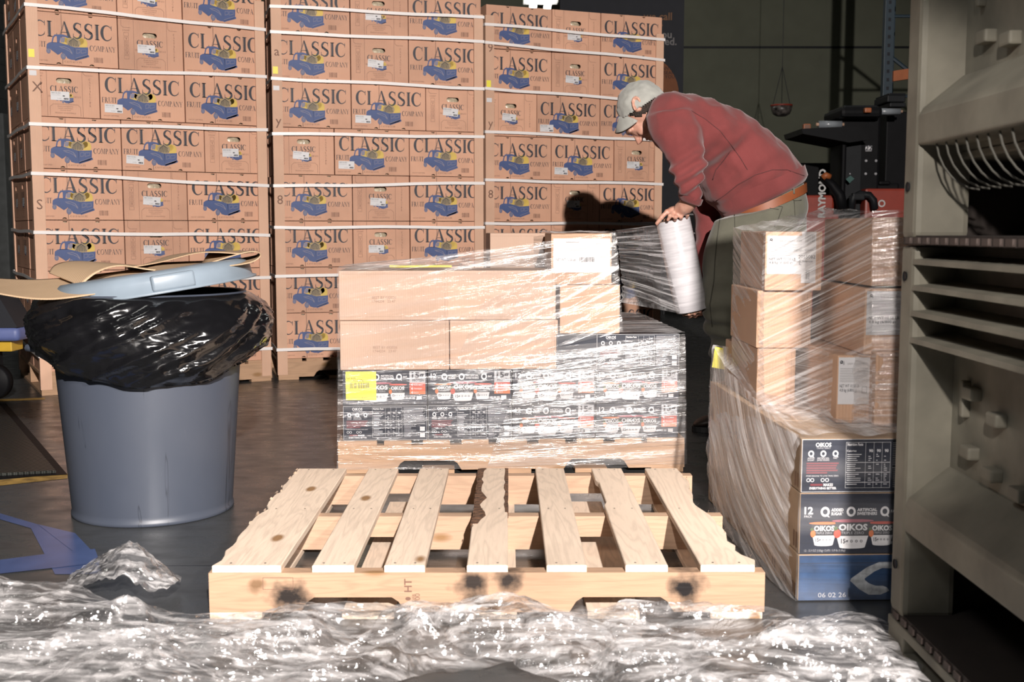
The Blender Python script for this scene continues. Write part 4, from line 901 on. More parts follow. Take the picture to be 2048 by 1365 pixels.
mb = MB(); mb.box((-.002, 0, .045), (1.1, 1.2, .066), M['greybin'], .004)
for x in (0, .5, 1.0): mb.box((x, .0, 0), (x+.09, 1.2, .014), M['greybin'], .003)
mb.obj('deck', t)
for x in (0, .5, 1.0):
    for y in (.0, .55, 1.11): mb = MB(); mb.box((x, y, .012), (x+.09, y+.09, .048), M['greybin'], .003); mb.obj('foot', t)

# ------------------------------------------------------------------ background: banner, light, basket, rack, trucks
def sgn(mb, s_, x, z, h, m, **k): sans(mb, s_, x, z, h, m, **k)
M['banner'] = plain('dark_banner_cloth', (.012, .013, .018), .8); M['bannertext'] = plain('grey_banner_letters', (.16, .15, .15), .8); M['bannertan'] = plain('tan_banner_letters', (.16, .08, .04), .8); M['bannerorange'] = plain('orange_banner_cloth', (.16, .055, .02), .8)
by = 10.5; p0, p1 = at(1120, 0, y=by), at(1366, 190, y=by)
t = thing('banner', 'tall black hanging banner with grey slogan and orange circle behind the right tower', 'banner', (p0.x, by, 0))
mb = MB(); mb.box((0, 0, p1.z-1.2), (p1.x-p0.x, .02, 4.9), M['banner']); 
W_ = p1.x-p0.x; zb = lambda py: at(1300, py, y=by).z; xb = lambda px: at(px, 100, y=by).x-p0.x
for s_, pr, py, mt in (('we call', 1343, 40, 'bannertan'), ('home.', 1325, 52, 'bannertan'), ('with you', 1343, 76, 'bannertext'), ('covered.', 1353, 90, 'bannertext')): serif_h = .075; sans(mb, s_, xb(pr), zb(py), .065, M[mt], align='r', y=-.002, bold=.02)
c = ell(xb(1278), zb(190), .37, .37, 40); flat(mb, [p for p in c], M['bannerorange'], y=-.002)
for s_, py in (('CUANTA', 140), ('COMO SEAN', 149), ('YOU', 157)): sans(mb, s_, xb(1350), zb(py), .030, M['banner'], align='r', y=-.004)
mb.obj('cloth', t)
mb = MB(); mb.tube([(-.05, .01, 4.92), (W_+.05, .01, 4.92)], .02, M['dark_metal'], 8); mb.obj('rod', t)
M['lamp'] = emit('fluorescent_tube', (1, .97, .88), 14); 
p = at(1085, 3, y=13.2); t = thing('ceiling_light', 'bright twin-tube fluorescent light above the right tower', 'ceiling light', (p.x, 13.2, p.z))
for dx in (-.10, .07): mb = MB(); mb.tube([(dx, -.6, .03), (dx, .6, .03)], .045, M['lamp'], 10); mb.obj('tube', t, True)
mb = MB(); mb.box((-.22, -.65, .09), (.2, .65, .14), M['label'], .01); mb.obj('housing', t)
for y in (-.5, .5): mb = MB(); mb.tube([(0, y, .14), (0, y, 5-p.z)], .006, M['dark_metal'], 6); mb.obj('hanger', t)
by = 12.5; p = at(1563, 212, y=by); t = thing('hanging_basket', 'small dark patterned bowl hanging on thin cords before the far wall', 'hanging basket', (p.x, by, p.z))
M['bowl'] = plain('patterned_bowl', (.07, .06, .055), .35, noise_amt=.95, nscale=22)
mb = MB(); mb.lathe([(0, -.115), (.05, -.112), (.09, -.09), (.108, -.05), (.115, 0), (.108, 0), (.09, -.07), (0, -.1)], M['bowl'], 28); mb.obj('bowl', t, True)
mb = MB(); mb.lathe([(.107, -.004), (.118, -.004), (.118, .012), (.107, .012)], M['red_truck'], 28); mb.obj('rim', t, True)
for a in (.3, 2.4, 4.5): mb = MB(); mb.tube([(.11*math.cos(a), .11*math.sin(a), 0), (0, 0, .42)], .0035, M['dark_metal'], 6); mb.obj('cord', t)
mb = MB(); mb.tube([(0, 0, .42), (0, 0, 5-p.z)], .003, M['dark_metal'], 6); mb.obj('cord', t)
# rack at right
ry = 10.2; xr = lambda px, y=ry: at(px, 300, y=y).x; zr = lambda py, y=ry: at(1700, py, y=y).z
t = thing('pallet_rack', 'dark blue pallet rack frame with orange beams at the right, far back', 'rack', (xr(1771), ry, 0))
for dy in (0, 1.0):
    mb = MB(); q_ = .34*dy; mb.box((-.04+q_, dy, 0), (.045+q_, dy+.07, 4.8), M['navy_steel'], .004)
    for k in range(60): rect(mb, -.012+q_, .15+k*.075, .012+q_, .18+k*.075, M['banner'], dy-.002)
    mb.obj('upright', t)
mb = MB(); mb.box((.9, .0, 0), (.985, .07, 4.8), M['navy_steel'], .004); mb.obj('upright', t)
for zA, zB in ((2.42, 1.75), (3.1, 2.42), (.55, 1.15), (1.15, .55)):
    mb = MB(); mb.tube([(.0, .035, zA), (.9, .035, zB)], .018, M['navy_steel'], 6); mb.obj('brace', t)
for z in (2.05, 2.75, 1.32): mb = MB(); mb.tube([(0, .035, z), (.9, .035, z)], .014, M['navy_steel'], 6); mb.obj('crossbar', t)
for z, tl in ((zr(152), .10), (zr(318), .0)):
    mb = MB(); pts = [(.04, -.03, z-.05), (1.4, -.03, z+.05+tl), (1.4, -.03, z+.15+tl), (.04, -.03, z+.04)]; mb.add([(p_[0], p_[1]+dy, p_[2]) for dy in (0, .05) for p_ in pts], [(0, 1, 2, 3), (7, 6, 5, 4), (0, 4, 5, 1), (1, 5, 6, 2), (2, 6, 7, 3), (3, 7, 4, 0)], M['orange_steel']); mb.obj('beam', t)
# reach trucks
ty = 9.4
def X_(px): return at(px, 300, y=ty).x
def Z_(py): return at(1700, py, y=ty).z
def truck(name, label, ox, off, number):
    t = thing(name, label, 'pallet truck', (X_(1700)+ox, ty+off, 0)); x = lambda px: X_(px)-X_(1700)
    mb = MB(); mb.box((x(1683), .0, .35), (x(1760), .34, Z_(235)), M['black_rubber'], .02); mb.box((x(1690), -.02, .4), (x(1722), .0, Z_(262)), M['dark_metal'], .004); mb.obj('mast', t)
    mb = MB(); mb.add([(x(a), y, Z_(b)) for y in (-.25, .35) for a, b in ((1587, 263), (1700, 258), (1720, 284), (1680, 290), (1590, 273))], [(4, 3, 2, 1, 0), (5, 6, 7, 8, 9)]+[(i, (i+1) % 5, 5+(i+1) % 5, 5+i) for i in range(5)], M['black_rubber']); mb.obj('work_shelf', t)
    mb = MB(); mb.box((x(1664), -.24, Z_(240)), (x(1745), .30, Z_(220)), M['black_rubber'], .03); mb.box((x(1672), -.2, Z_(221)), (x(1738), .25, Z_(216)), M['dark_metal'], .01); mb.obj('clamp_pad', t)
    mb = MB(); mb.tube([(x(1681), -.1, .5), (x(1681), -.1, Z_(288))], .02, M['black_rubber'], 8); mb.obj('post', t)
    for (a, b) in ((1732, 322), (1752, 322), (1732, 348), (1700, 348), (1752, 348)): mb = MB(); mb.add(*_ball((x(a), -.01, Z_(b)), .012), M['silver']); mb.obj('bolt', t)
    mb = MB(); mb.box((x(1565), -.1, .12), (x(1665), .5, Z_(391)), M['red_truck'], .02); mb.box((x(1665), .0, .12), (x(1722), .5, Z_(398)), M['red_truck'], .02); mb.box((x(1724), -.12, .12), (x(1806), .5, Z_(378)), M['red_truck'], .02)
    mb.box((x(1574), -.105, .15), (x(1576), -.1, Z_(392)), M['orange_steel']); 
    sans(mb, 'RAYMOND', x(1646), Z_(436), .055, M['grey_ink2'], rot=math.pi/2, y=-.106, bold=.04); ring2(mb, x(1757), Z_(408), .030, .018, M['grey_ink2'], -.126); mb.obj('body', t)
    mb = MB(); mb.tube([(x(1637), -.16, Z_(356)), (x(1655), -.17, Z_(372)), (x(1668), -.2, Z_(392)), (x(1674), -.2, Z_(420))], [.03, .035, .045, .045], M['black_rubber'], 10); mb.obj('tiller_arm', t, True)
    mb = MB(); mb.tube([(x(1634), -.19, Z_(358)), (x(1640), -.2, Z_(353)), (x(1648), -.19, Z_(356))], .026, M['orange_steel'], 8); mb.obj('tiller_head', t, True)
    mb = MB(); mb.tube([(x(1692), -.2, Z_(420)), (x(1694), -.2, Z_(396)), (x(1708), -.2, Z_(390)), (x(1726), -.2, Z_(392)), (x(1735), -.2, Z_(402)), (x(1738), -.2, Z_(420))], .030, M['dark_metal'], 10); mb.obj('grab_handle', t, True)
    mb = MB(); mb.box((x(1692), -.23, Z_(402)), (x(1716), -.17, Z_(388)), M['dark_metal'], .01); mb.obj('control_box', t)
    for i, c_ in enumerate(number): pass
    mb = MB(); rect(mb, x(1729), Z_(303), x(1742), Z_(292), M['label'], -.022); sans(mb, number, x(1735.5), Z_(301.5), .040, M['ink'], align='c', y=-.026, bold=.03); mb.obj('number_plate', t)
    mb = MB(); mb.add([(x(a), -.13, Z_(b)) for a, b in ((1684, 360), (1693, 353), (1701, 359), (1692, 368))]+[(x(a), -.12, Z_(b)) for a, b in ((1684, 360), (1693, 353), (1701, 359), (1692, 368))], [(0, 1, 2, 3), (4, 5, 6, 7)]+[(i, (i+1) % 4, 4+(i+1) % 4, 4+i) for i in range(4)], M['tealtag']); mb.obj('hang_tag', t)
    mb = MB(); mb.box((x(1760), .0, Z_(370)), (x(1785), .3, Z_(362)), M['black_rubber'], .02); mb.box((x(1720), .05, .3), (x(1806), .3, Z_(366)), M['black_rubber'], .02); mb.obj('battery_cover', t)
    for a in (1600, 1700, 1780): mb = MB(); mb.lathe([(0, -.06), (.12, -.06), (.12, .06), (0, .06)], M['black_rubber'], 24, Matrix.Translation((x(a), .2, .122)) @ Matrix.Rotation(math.pi/2, 4, 'X')); mb.obj('wheel', t, True)
    return t
M['tealtag'] = plain('teal_paper_tag', (.03, .09, .08), .6)
truck('pallet_truck', 'black and red powered pallet truck with raised work shelves, plate 22, far back', 0, 0, '22')
def backload(name, label, px0, px1, py0, y, mat, cat='load'):
    a, b_ = at(px0, py0, y=y), at(px1, py0, y=y); t = thing(name, label, cat, (a.x, y, 0)); w = b_.x-a.x
    mb = MB(); mb.box((0, 0, .13), (w, .8, a.z), mat, .01); mb.obj('stack', t); return t, w, a.z
t, w, h = backload('wrapped_load', 'dark crate standing beside the pallet trucks by the far wall', 1600, 1661, 326, 10.6, M['black_rubber'])
for k in range(3): mb = MB(); mb.box((.0+k*w/2.2, 0, 0), (.1+k*w/2.2, .8, .13), M['dark_metal']); mb.obj('foot', t)
def filmroll(label, px0, px1, py, y, r, cat='film roll', group=None):
    a, b_ = at(px0, py, y=y), at(px1, py, y=y); t = thing('film_roll', label, cat, (a.x, y, a.z), group=group); L_ = b_.x-a.x
    T = Matrix.Rotation(math.pi/2, 4, 'Y'); mb = MB(); mb.lathe([(r*.45, 0), (r, 0), (r, L_), (r*.45, L_)], M['rollfar'], 28, T); mb.obj('film', t, True)
    mb = MB(); mb.lathe([(r*.3, -.02), (r*.45, -.02), (r*.45, L_+.02), (r*.3, L_+.02)], M['post'], 20, T); mb.obj('core', t, True); return t
M['rollfar'] = plain('wound_clear_film', (.22, .24, .26), .3, coat=.4)
filmroll('grey roll of wrap lying on the left shelf of the pallet truck', 1637, 1683, 249, ty-.05, .030)
filmroll('grey roll of wrap lying higher up on the right pad of the pallet truck', 1748, 1800, 223, ty-.05, .026)
mb = MB(); mb.box((0, 0, 0), (.06, .05, .05), M['orange_steel'], .01); mb.box((.008, -.002, .008), (.052, .0, .042), M['ink2']); tag(mb.obj('tape_dispenser', loc=(X_(1600), ty-.1, Z_(262))), 'small orange tape dispenser at the left end of the truck shelf', 'tape dispenser')
mb = MB(); mb.box((0, 0, 0), (.055, .05, .04), M['orange_steel'], .01); tag(mb.obj('tape_dispenser', loc=(X_(1705), ty-.30, Z_(233))), 'small orange box tucked before the black pad of the truck', 'tape dispenser')
for k, (px0, px1, py0, py1) in enumerate(((1775, 1812, 204, 190), (1778, 1812, 190, 186), (1780, 1812, 214, 205))):
    a, b_ = at(px0, py0, y=9.72), at(px1, py1, y=9.72); mb = MB(); mb.box((0, 0, 0), (b_.x-a.x, .36, b_.z-a.z), M['dark_metal'], .008)
    tag(mb.obj('plastic_tray', loc=(a.x, 9.72, a.z)), 'black plastic tray stacked beside the rack, %s of three' % ('middle', 'top', 'bottom')[k], 'tray', 'stacked black trays')
a = at(1786, 222, y=9.7); mb = MB(); mb.box((0, 0, 0), (.4, .38, a.z-.005), M['black_rubber'], .01); tag(mb.obj('dark_cabinet', loc=(a.x-.05, 9.7, 0)), 'dark cabinet carrying the stacked black trays by the rack', 'cabinet')
# dim wrapped goods behind the man
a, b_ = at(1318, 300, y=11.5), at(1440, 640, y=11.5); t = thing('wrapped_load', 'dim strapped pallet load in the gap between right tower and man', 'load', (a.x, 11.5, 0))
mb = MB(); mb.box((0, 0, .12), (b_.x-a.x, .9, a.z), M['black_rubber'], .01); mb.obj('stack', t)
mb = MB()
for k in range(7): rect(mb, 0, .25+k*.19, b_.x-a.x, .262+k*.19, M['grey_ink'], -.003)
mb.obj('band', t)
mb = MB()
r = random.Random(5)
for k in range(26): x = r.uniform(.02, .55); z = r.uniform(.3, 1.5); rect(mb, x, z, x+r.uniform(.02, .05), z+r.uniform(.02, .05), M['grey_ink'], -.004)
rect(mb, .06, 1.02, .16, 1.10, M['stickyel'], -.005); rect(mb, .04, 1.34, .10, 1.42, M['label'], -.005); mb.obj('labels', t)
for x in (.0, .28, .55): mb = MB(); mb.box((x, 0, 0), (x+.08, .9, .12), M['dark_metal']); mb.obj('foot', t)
a = at(1328, 352, y=11.3); t = thing('reflection_glow', 'small bright reflection, modelled as a glowing spot, between right tower and man', 'lamp', (a.x, 11.3, a.z))  # glowing spot put in for a bright reflection on the wrapped goods

M['glintspot'] = emit('glowing_reflection', (1, .95, .78), 9)
mb = MB(); mb.add(*_ball((0, 0, 0), .06, sq=(.9, .5, 1.4)), M['glintspot']); mb.obj('glow_spot', t, True)
mb = MB(); mb.box((-.06, .03, -.1), (.06, .06, .1), M['dark_metal'], .01); mb.tube([(0, .05, -.1), (0, .05, -a.z)], .012, M['dark_metal'], 6); mb.obj('glow_stand', t)
# cart nose at the left edge
t = thing('cart', 'blue padded shelf edge of a cart jutting in at the left, yellow post below', 'cart', tuple(at(-40, 760, z=0)[:2])+(0,))
o_ = Vector(t.location); cy = 5.5
B = lambda px, py, y=cy: at(px, py, y=y)-o_
M['padblue'] = plain('periwinkle_padding', (.10, .13, .30), .5); M['yelpost'] = plain('yellow_painted_post', (.55, .34, .03), .45)
mb = MB(); a, b_ = B(-160, 684), B(36, 655); mb.box((a.x, a.y, a.z), (b_.x, a.y+.2, b_.z), M['padblue'], .025); mb.obj('shelf', t, True)
mb = MB(); p = [B(-160, 656), B(35, 656), B(0, 598), B(-160, 540)]; mb.add([q for q in p]+[q+Vector((0, .2, 0)) for q in p], [(0, 1, 2, 3), (7, 6, 5, 4)]+[(i, 4+i, 4+(i+1) % 4, (i+1) % 4) for i in range(4)], M['banner']); mb.obj('side_panel', t)
mb = MB(); a, b_ = B(-40, 706), B(14, 680); mb.box((a.x, a.y+.05, a.z), (b_.x, a.y+.18, b_.z), M['yelpost'], .006); mb.obj('post', t)
mb = MB(); c_ = B(-38, 735); mb.lathe([(0, -.03), (.08, -.03), (.09, -.02), (.09, .02), (.08, .03), (0, .03)], M['black_rubber'], 30, Matrix.Translation((c_.x, c_.y+.13, .092-o_.z)) @ Matrix.Rotation(math.pi/2, 4, 'X')); mb.obj('wheel', t, True)
mb = MB(); mb.box((c_.x-.03, c_.y+.08, .10), (c_.x+.03, c_.y+.18, B(0, 700).z), M['dark_metal'], .01); mb.obj('caster_fork', t)
# things far left behind the tower
mb = MB(); a, b_ = at(-60, 416, y=9.0), at(6, 226, y=9.0); mb.box((0, 0, -a.z), (b_.x-a.x, .5, b_.z-a.z), M['wallside'], .01); tag(mb.obj('cabinet', loc=tuple(a)), 'dull grey cabinet far back at the left edge', 'cabinet')

# ------------------------------------------------------------------ the man
def bake(mb, name, voxel, smooth=6, parent=None, mat=None, disp=None, subdiv=0):
    """weld overlapping closed shapes into one continuous skin"""
    me = mb.mesh(name); o = bpy.data.objects.new(name, me); COL.objects.link(o)
    r_ = o.modifiers.new('r', 'REMESH'); r_.mode = 'VOXEL'; r_.voxel_size = voxel; r_.use_smooth_shade = True
    s_ = o.modifiers.new('s', 'SMOOTH'); s_.iterations = smooth; s_.factor = .5
    bpy.context.view_layer.update()
    nm = bpy.data.meshes.new_from_object(o.evaluated_get(bpy.context.evaluated_depsgraph_get()))
    nm.name = name; nm.materials.clear(); nm.materials.append(mat)
    if disp:
        ns = [v.normal.copy() for v in nm.vertices]
        for v, n_ in zip(nm.vertices, ns): v.co += n_*disp(v.co, n_)
    nm.polygons.foreach_set('use_smooth', [True]*len(nm.polygons)); nm.polygons.foreach_set('material_index', [0]*len(nm.polygons)); nm.update()
    bpy.data.objects.remove(o)
    o = bpy.data.objects.new(name, nm); COL.objects.link(o)
    if parent: o.parent = parent
    return o
def rl(specs, n=28, sq=1.0):
    """loft of ellipses; spec = (x1,y1,x2,y2,depth centre,depth radius): the two edge points seen in the photo"""
    rings = []
    for x1, y1, x2, y2, yc, dr in specs:
        a, b_ = at(x1, y1, y=yc), at(x2, y2, y=yc); c_ = (a+b_)/2; h_ = (a-b_)/2
        rings.append([c_+h_*math.cos(2*math.pi*i/n)+Vector((0, 1, 0))*dr*math.sin(2*math.pi*i/n) for i in range(n)])
    out = []
    m_ = 3
    for i in range(len(rings)-1):
        p0, p1, p2, p3 = rings[max(0, i-1)], rings[i], rings[i+1], rings[min(len(rings)-1, i+2)]
        for k in range(m_):
            t_ = k/m_; out.append([.5*((2*p1[j])+(-p0[j]+p2[j])*t_+(2*p0[j]-5*p1[j]+4*p2[j]-p3[j])*t_*t_+(-p0[j]+3*p1[j]-3*p2[j]+p3[j])*t_**3) for j in range(n)])
    out.append(rings[-1]); return loft(out)
PX = Vector((1.05, 4.8, 0))
man = thing('person', 'man in maroon sweatshirt, grey cap and olive trousers bending over to pull film', 'person')
def cloth(name, col, nsc, rough=.9, weave=600):
    m, nt, b = newmat(name); n_ = N(nt, 'ShaderNodeTexNoise', i_Scale=nsc, i_Detail=6.0); nt.links.new(coords(nt, (1, 1, 1)), n_.inputs['Vector'])
    f = N(nt, 'ShaderNodeTexNoise', i_Scale=float(weave), i_Detail=2.0); nt.links.new(coords(nt, (1, 1, 1)), f.inputs['Vector'])
    c = ramp(nt, n_.outputs[0], [(.35, tuple(x*.88 for x in col)), (.65, tuple(x*1.1 for x in col))]); c = mix(nt, c, tuple(min(1, x*1.5+.02) for x in col), ramp(nt, f.outputs[0], [(.5, 0.0), (.8, .25)]))
    nt.links.new(c, b.inputs['Base Color']); b.inputs['Roughness'].default_value = rough; b.inputs['Specular IOR Level'].default_value = .2
    b.inputs['Sheen Weight'].default_value = .25; b.inputs['Sheen Roughness'].default_value = .5
    nt.links.new(bump(nt, n_.outputs[0], .15, .01), b.inputs['Normal']); return m
M['maroonc'] = cloth('maroon_fleece', (.185, .043, .042), 9); M['olive'] = cloth('olive_twill', (.125, .122, .092), 14); M['capc'] = cloth('light_grey_cap_cotton', (.36, .36, .33), 20)
M['capin'] = plain('dark_cap_lining', (.05, .055, .055), .9)
M['seam'] = plain('dark_seam', (.10, .03, .03), .9); M['seam2'] = plain('olive_seam', (.055, .053, .04), .9); M['leather'] = plain('tan_leather_belt', (.24, .07, .025), .5)
m_, nt, b = newmat('skin'); M['skin'] = m_
n_ = N(nt, 'ShaderNodeTexNoise', i_Scale=30.0, i_Detail=5.0); nt.links.new(coords(nt, (1, 1, 1)), n_.inputs['Vector'])
nt.links.new(ramp(nt, n_.outputs[0], [(.35, (.50, .25, .18)), (.65, (.62, .35, .26))]), b.inputs['Base Color']); b.inputs['Roughness'].default_value = .5; b.inputs['Subsurface Weight'].default_value = .1; b.inputs['Subsurface Scale'].default_value = .01
M['hair'] = plain('short_dark_hair', (.035, .022, .016), .7, noise_amt=.6, nscale=200, bumpv=.8)
M['shoe'] = plain('dark_brown_shoe', (.025, .018, .014), .55); M['sole'] = plain('dark_sole', (.012, .012, .012), .7)
W = lambda px, py, y=4.75: at(px, py, y=y)
# sweatshirt
mb = MB(); FM = M['maroonc']
tor = [(1606, 350, 1446, 430, 4.82, .160), (1604, 336, 1428, 414, 4.82, .180), (1590, 318, 1402, 392, 4.82, .20), (1560, 282, 1385, 362, 4.82, .21), (1512, 243, 1362, 335, 4.81, .215), (1455, 211, 1338, 312, 4.80, .215), (1402, 193, 1314, 292, 4.80, .205), (1362, 187, 1296, 268, 4.80, .175), (1330, 187, 1284, 248, 4.80, .115), (1315, 186, 1280, 228, 4.80, .085)]
mb.add(*rl(tor), FM)
mb.add(*_ball(W(1345, 236, 4.66), .105, 16, 10, (1, .8, 1)), FM); mb.add(*_ball(W(1340, 240, 4.96), .10, 16, 10, (1, .8, 1)), FM)
arm = [(1292, 232, 1385, 218, 4.64, .085), (1302, 268, 1400, 255, 4.60, .088), (1322, 302, 1408, 292, 4.57, .082), (1336, 330, 1414, 325, 4.55, .074), (1343, 350, 1416, 347, 4.54, .068), (1350, 372, 1411, 374, 4.54, .060), (1357, 388, 1406, 394, 4.55, .052), (1366, 399, 1400, 409, 4.56, .042)]
mb.add(*rl(arm), FM)
farm = [(1300, 235, 1380, 235, 4.98, .08), (1325, 300, 1400, 290, 5.02, .08), (1368, 380, 1430, 360, 5.04, .075), (1388, 430, 1440, 420, 5.04, .07), (1392, 480, 1436, 480, 5.00, .06), (1380, 530, 1426, 535, 4.93, .055), (1368, 570, 1410, 578, 4.88, .045)]
mb.add(*rl(farm), FM)
def wr(co, n_):
    v = Vector(co); a_ = noise.noise(v*9)*.010; b2 = noise.noise(Vector((v.x*18+v.z*10, v.y*10, v.z*16-v.x*8)))*.006
    # elbow creases and the diagonal pull across the side
    e = W(1385, 352, 4.52); de = (v-e); k_ = math.exp(-(de.length/.10)**2)
    c2 = math.sin((de.z*.9-de.x*.55)*120)*.010*k_
    d2 = W(1450, 330, 4.65); dd = v-d2; k2 = math.exp(-((dd.x*.75+dd.z*.65)/.16)**2-((dd.x*.65-dd.z*.75)/.05)**2)
    v2 = Vector((v.x*7+v.z*9, v.y*7, v.z*7-v.x*9)); b3 = (abs(noise.noise(v2))-.25)*.016*(1 if v.x < .93 else .5)
    return a_*.7+b2*1.0-b3+c2*1.3-k2*.038+(math.sin((dd.x*.65-dd.z*.75)*90)*.006)*math.exp(-(dd.length/.2)**2)
sw = bake(mb, 'sweatshirt', .009, 5, man, FM, wr)
# ribbed hem and cuff, seams
def onring(specs, t0, t1, grow, n=40, a0=0, a1=360):
    pass
mb = MB(); hem = [(1607, 362, 1447, 438, 4.82, .168), (1612, 350, 1442, 427, 4.82, .178), (1606, 330, 1426, 404, 4.82, .188)]
rg = []
for k_, (x1, y1, x2, y2, yc, dr) in enumerate(hem):
    a, b_ = at(x1, y1, y=yc), at(x2, y2, y=yc); c_ = (a+b_)/2; h_ = (a-b_)/2
    rg.append([c_+h_*1.012*math.cos(2*math.pi*i/72)*(1+.012*noise.noise(Vector((i*.3, k_, 0))))+Vector((0, 1, 0))*dr*1.02*math.sin(2*math.pi*i/72) for i in range(72)])
rg = [[p+(c2-p)*.05 for p, c2 in zip(rg[0], [sum(rg[0], Vector())/72]*72)]]+rg
vs, fs = loft(rg, False); mb.add(vs, fs, FM); o = mb.obj('hem_band', man, True)
mb = MB(); rg = []
for (x1, y1, x2, y2, yc, dr) in ((1366, 404, 1397, 414, 4.56, .034), (1360, 400, 1402, 411, 4.56, .045), (1356, 390, 1406, 400, 4.555, .050)):
    a, b_ = at(x1, y1, y=yc), at(x2, y2, y=yc); c_ = (a+b_)/2; h_ = (a-b_)/2; rg.append([c_+h_*math.cos(2*math.pi*i/40)+Vector((0, 1, 0))*dr*math.sin(2*math.pi*i/40) for i in range(40)])
vs, fs = loft(rg, False); mb.add(vs, fs, FM); mb.obj('cuff', man, True)
# trousers
mb = MB(); OM = M['olive']
leg = [(1606, 356, 1450, 432, 4.82, .158), (1613, 395, 1434, 450, 4.82, .17), (1613, 420, 1420, 480, 4.82, .185), (1603, 450, 1410, 510, 4.80, .17)]
mb.add(*rl(leg), OM)
near = [(1600, 405, 1428, 440, 4.73, .10), (1600, 450, 1408, 500, 4.72, .115), (1572, 500, 1404, 540, 4.70, .115), (1540, 550, 1404, 575, 4.69, .105), (1520, 600, 1405, 612, 4.69, .09), (1510, 640, 1408, 645, 4.70, .082), (1508, 690, 1418, 690, 4.72, .078), (1510, 750, 1430, 750, 4.73, .072), (1505, 810, 1440, 812, 4.73, .062), (1500, 852, 1442, 852, 4.73, .058)]
mb.add(*rl(near), OM)
far = [(1610, 410, 1470, 450, 4.93, .10), (1612, 470, 1460, 500, 4.95, .11), (1600, 560, 1475, 570, 4.98, .10), (1590, 640, 1490, 640, 5.0, .082), (1585, 740, 1500, 740, 5.02, .072), (1575, 832, 1508, 832, 5.04, .060)]
mb.add(*rl(far), OM)
def wr2(co, n_):
    v = Vector(co); z_ = v.z; k_ = max(0, min(1, (.75-z_)/.3))
    return noise.noise(v*8)*.008+math.sin(z_*85+noise.noise(v*6)*5+v.x*20)*.007*k_+noise.noise(Vector((v.x*6, v.y*6, z_*24)))*.008*k_
bake(mb, 'trousers', .009, 5, man, OM, wr2)
# dress details that lie on the near surface of hips and shirt
deps = None
def snap(px, py, objs, off=.002):
    """nearest surface point of the clothes along the sight line, used only to seat seams and pockets"""
    dg = bpy.context.evaluated_depsgraph_get(); o_ = Vector((0, 0, CH)); d_ = ray(px, py).normalized(); best = None
    for ob in objs:
        mi_ = ob.matrix_world.inverted(); hit, loc, nr, _ = ob.ray_cast(mi_ @ o_, (mi_.to_3x3() @ d_).normalized())
        if hit:
            w_ = ob.matrix_world @ loc
            if best is None or (w_-o_).length < (best[0]-o_).length: best = (w_, nr)
    return best[0]+best[1]*off if best else None
bpy.context.view_layer.update()
CL = [o for o in man.children if o.name.split('.')[0] in ('sweatshirt', 'trousers', 'hem_band', 'cuff')]
def seam(name, pts, mat, r=.0016, objs=None, step=5):
    out = []
    for (a, b_) in zip(pts, pts[1:]):
        n2 = max(1, int(math.hypot(b_[0]-a[0], b_[1]-a[1])/step))
        for k_ in range(n2):
            q = snap(a[0]+(b_[0]-a[0])*k_/n2, a[1]+(b_[1]-a[1])*k_/n2, objs or CL, .0008)
            if q is not None: out.append(q)
    if len(out) > 2: mb = MB(); mb.tube(out, r, mat, 6); mb.obj(name, man, True)
TR = [o for o in CL if o.name.startswith('trousers')]; SH = [o for o in CL if not o.name.startswith('trousers')]
seam('back_seam', [(1383, 222), (1410, 238), (1440, 262), (1462, 290), (1480, 315), (1498, 345)], M['seam'], .0015, SH)
seam('side_seam', [(1462, 300), (1448, 320), (1432, 340), (1424, 365)], M['seam'], .0022, SH)
seam('hem_seam', [(1608, 352), (1575, 340), (1545, 340), (1510, 350), (1475, 370), (1450, 390), (1428, 405)], M['seam'], .0016, SH)
for pk in ([(1470, 401), (1565, 414), (1556, 440), (1546, 458)], [(1470, 401), (1469, 430), (1470, 462)], [(1472, 408), (1562, 420)]): seam('pocket_seam', pk, M['seam2'], .0016, TR)
seam('yoke_seam', [(1485, 380), (1520, 378), (1560, 390), (1590, 402), (1609, 400)], M['seam2'], .0015, TR); seam('yoke_seam', [(1588, 402), (1590, 440)], M['seam2'], .0015, TR)
seam('side_seam', [(1440, 440), (1434, 480), (1430, 520), (1428, 560), (1420, 610), (1425, 660)], M['seam2'], .002, TR)
# belt
mb = MB(); rg = []
for (x1, y1, x2, y2) in ((1612, 383, 1446, 452), (1611, 364, 1448, 436)):
    a, b_ = at(x1, y1, y=4.82), at(x2, y2, y=4.82); c_ = (a+b_)/2; h_ = (a-b_)/2; rg.append([c_+h_*1.0*math.cos(2*math.pi*i/60)+Vector((0, 1, 0))*.176*math.sin(2*math.pi*i/60)+Vector((0, 0, 0)) for i in range(60)])
vs, fs = loft(rg, False); mb.add(vs, fs, M['leather']); belt = mb.obj('belt', man, True)
bpy.context.view_layer.update(); seam('belt_loop', [(1586, 352), (1588, 392)], M['olive'], .004, [belt]+TR, 4)
# head, neck, hands: one skin
F_ = Vector((-.30, .0, -.95)).normalized(); U_ = Vector((-.95, .0, .30)).normalized(); hc = W(1287, 217, 4.80)
mb = MB(); SK = M['skin']
mb.add(*_ball(hc, .094, 24, 16), SK)
def hp(f, u, s_=0): return hc+F_*f+U_*u+Vector((0, s_, 0))
def egg(c_, rf, ru, rs, n=18):
    vs, fs = _ball((0, 0, 0), 1, n, 12); return [c_+F_*v[0]*rf+U_*v[2]*ru+Vector((0, v[1]*rs, 0)) for v in vs], fs
mb.add(*egg(hp(.045, -.01), .078, .072, .070), SK); mb.add(*egg(hp(.055, -.062), .060, .052, .054), SK); mb.add(*egg(hp(.098, -.088), .022, .020, .026), SK)
mb.add(*egg(hp(.108, .028), .016, .014, .055), SK)             # brow
mb.tube([hp(.105, .012), hp(.122, -.010), hp(.140, -.028), hp(.128, -.034)], [.009, .011, .014, .008], SK, 12)   # nose
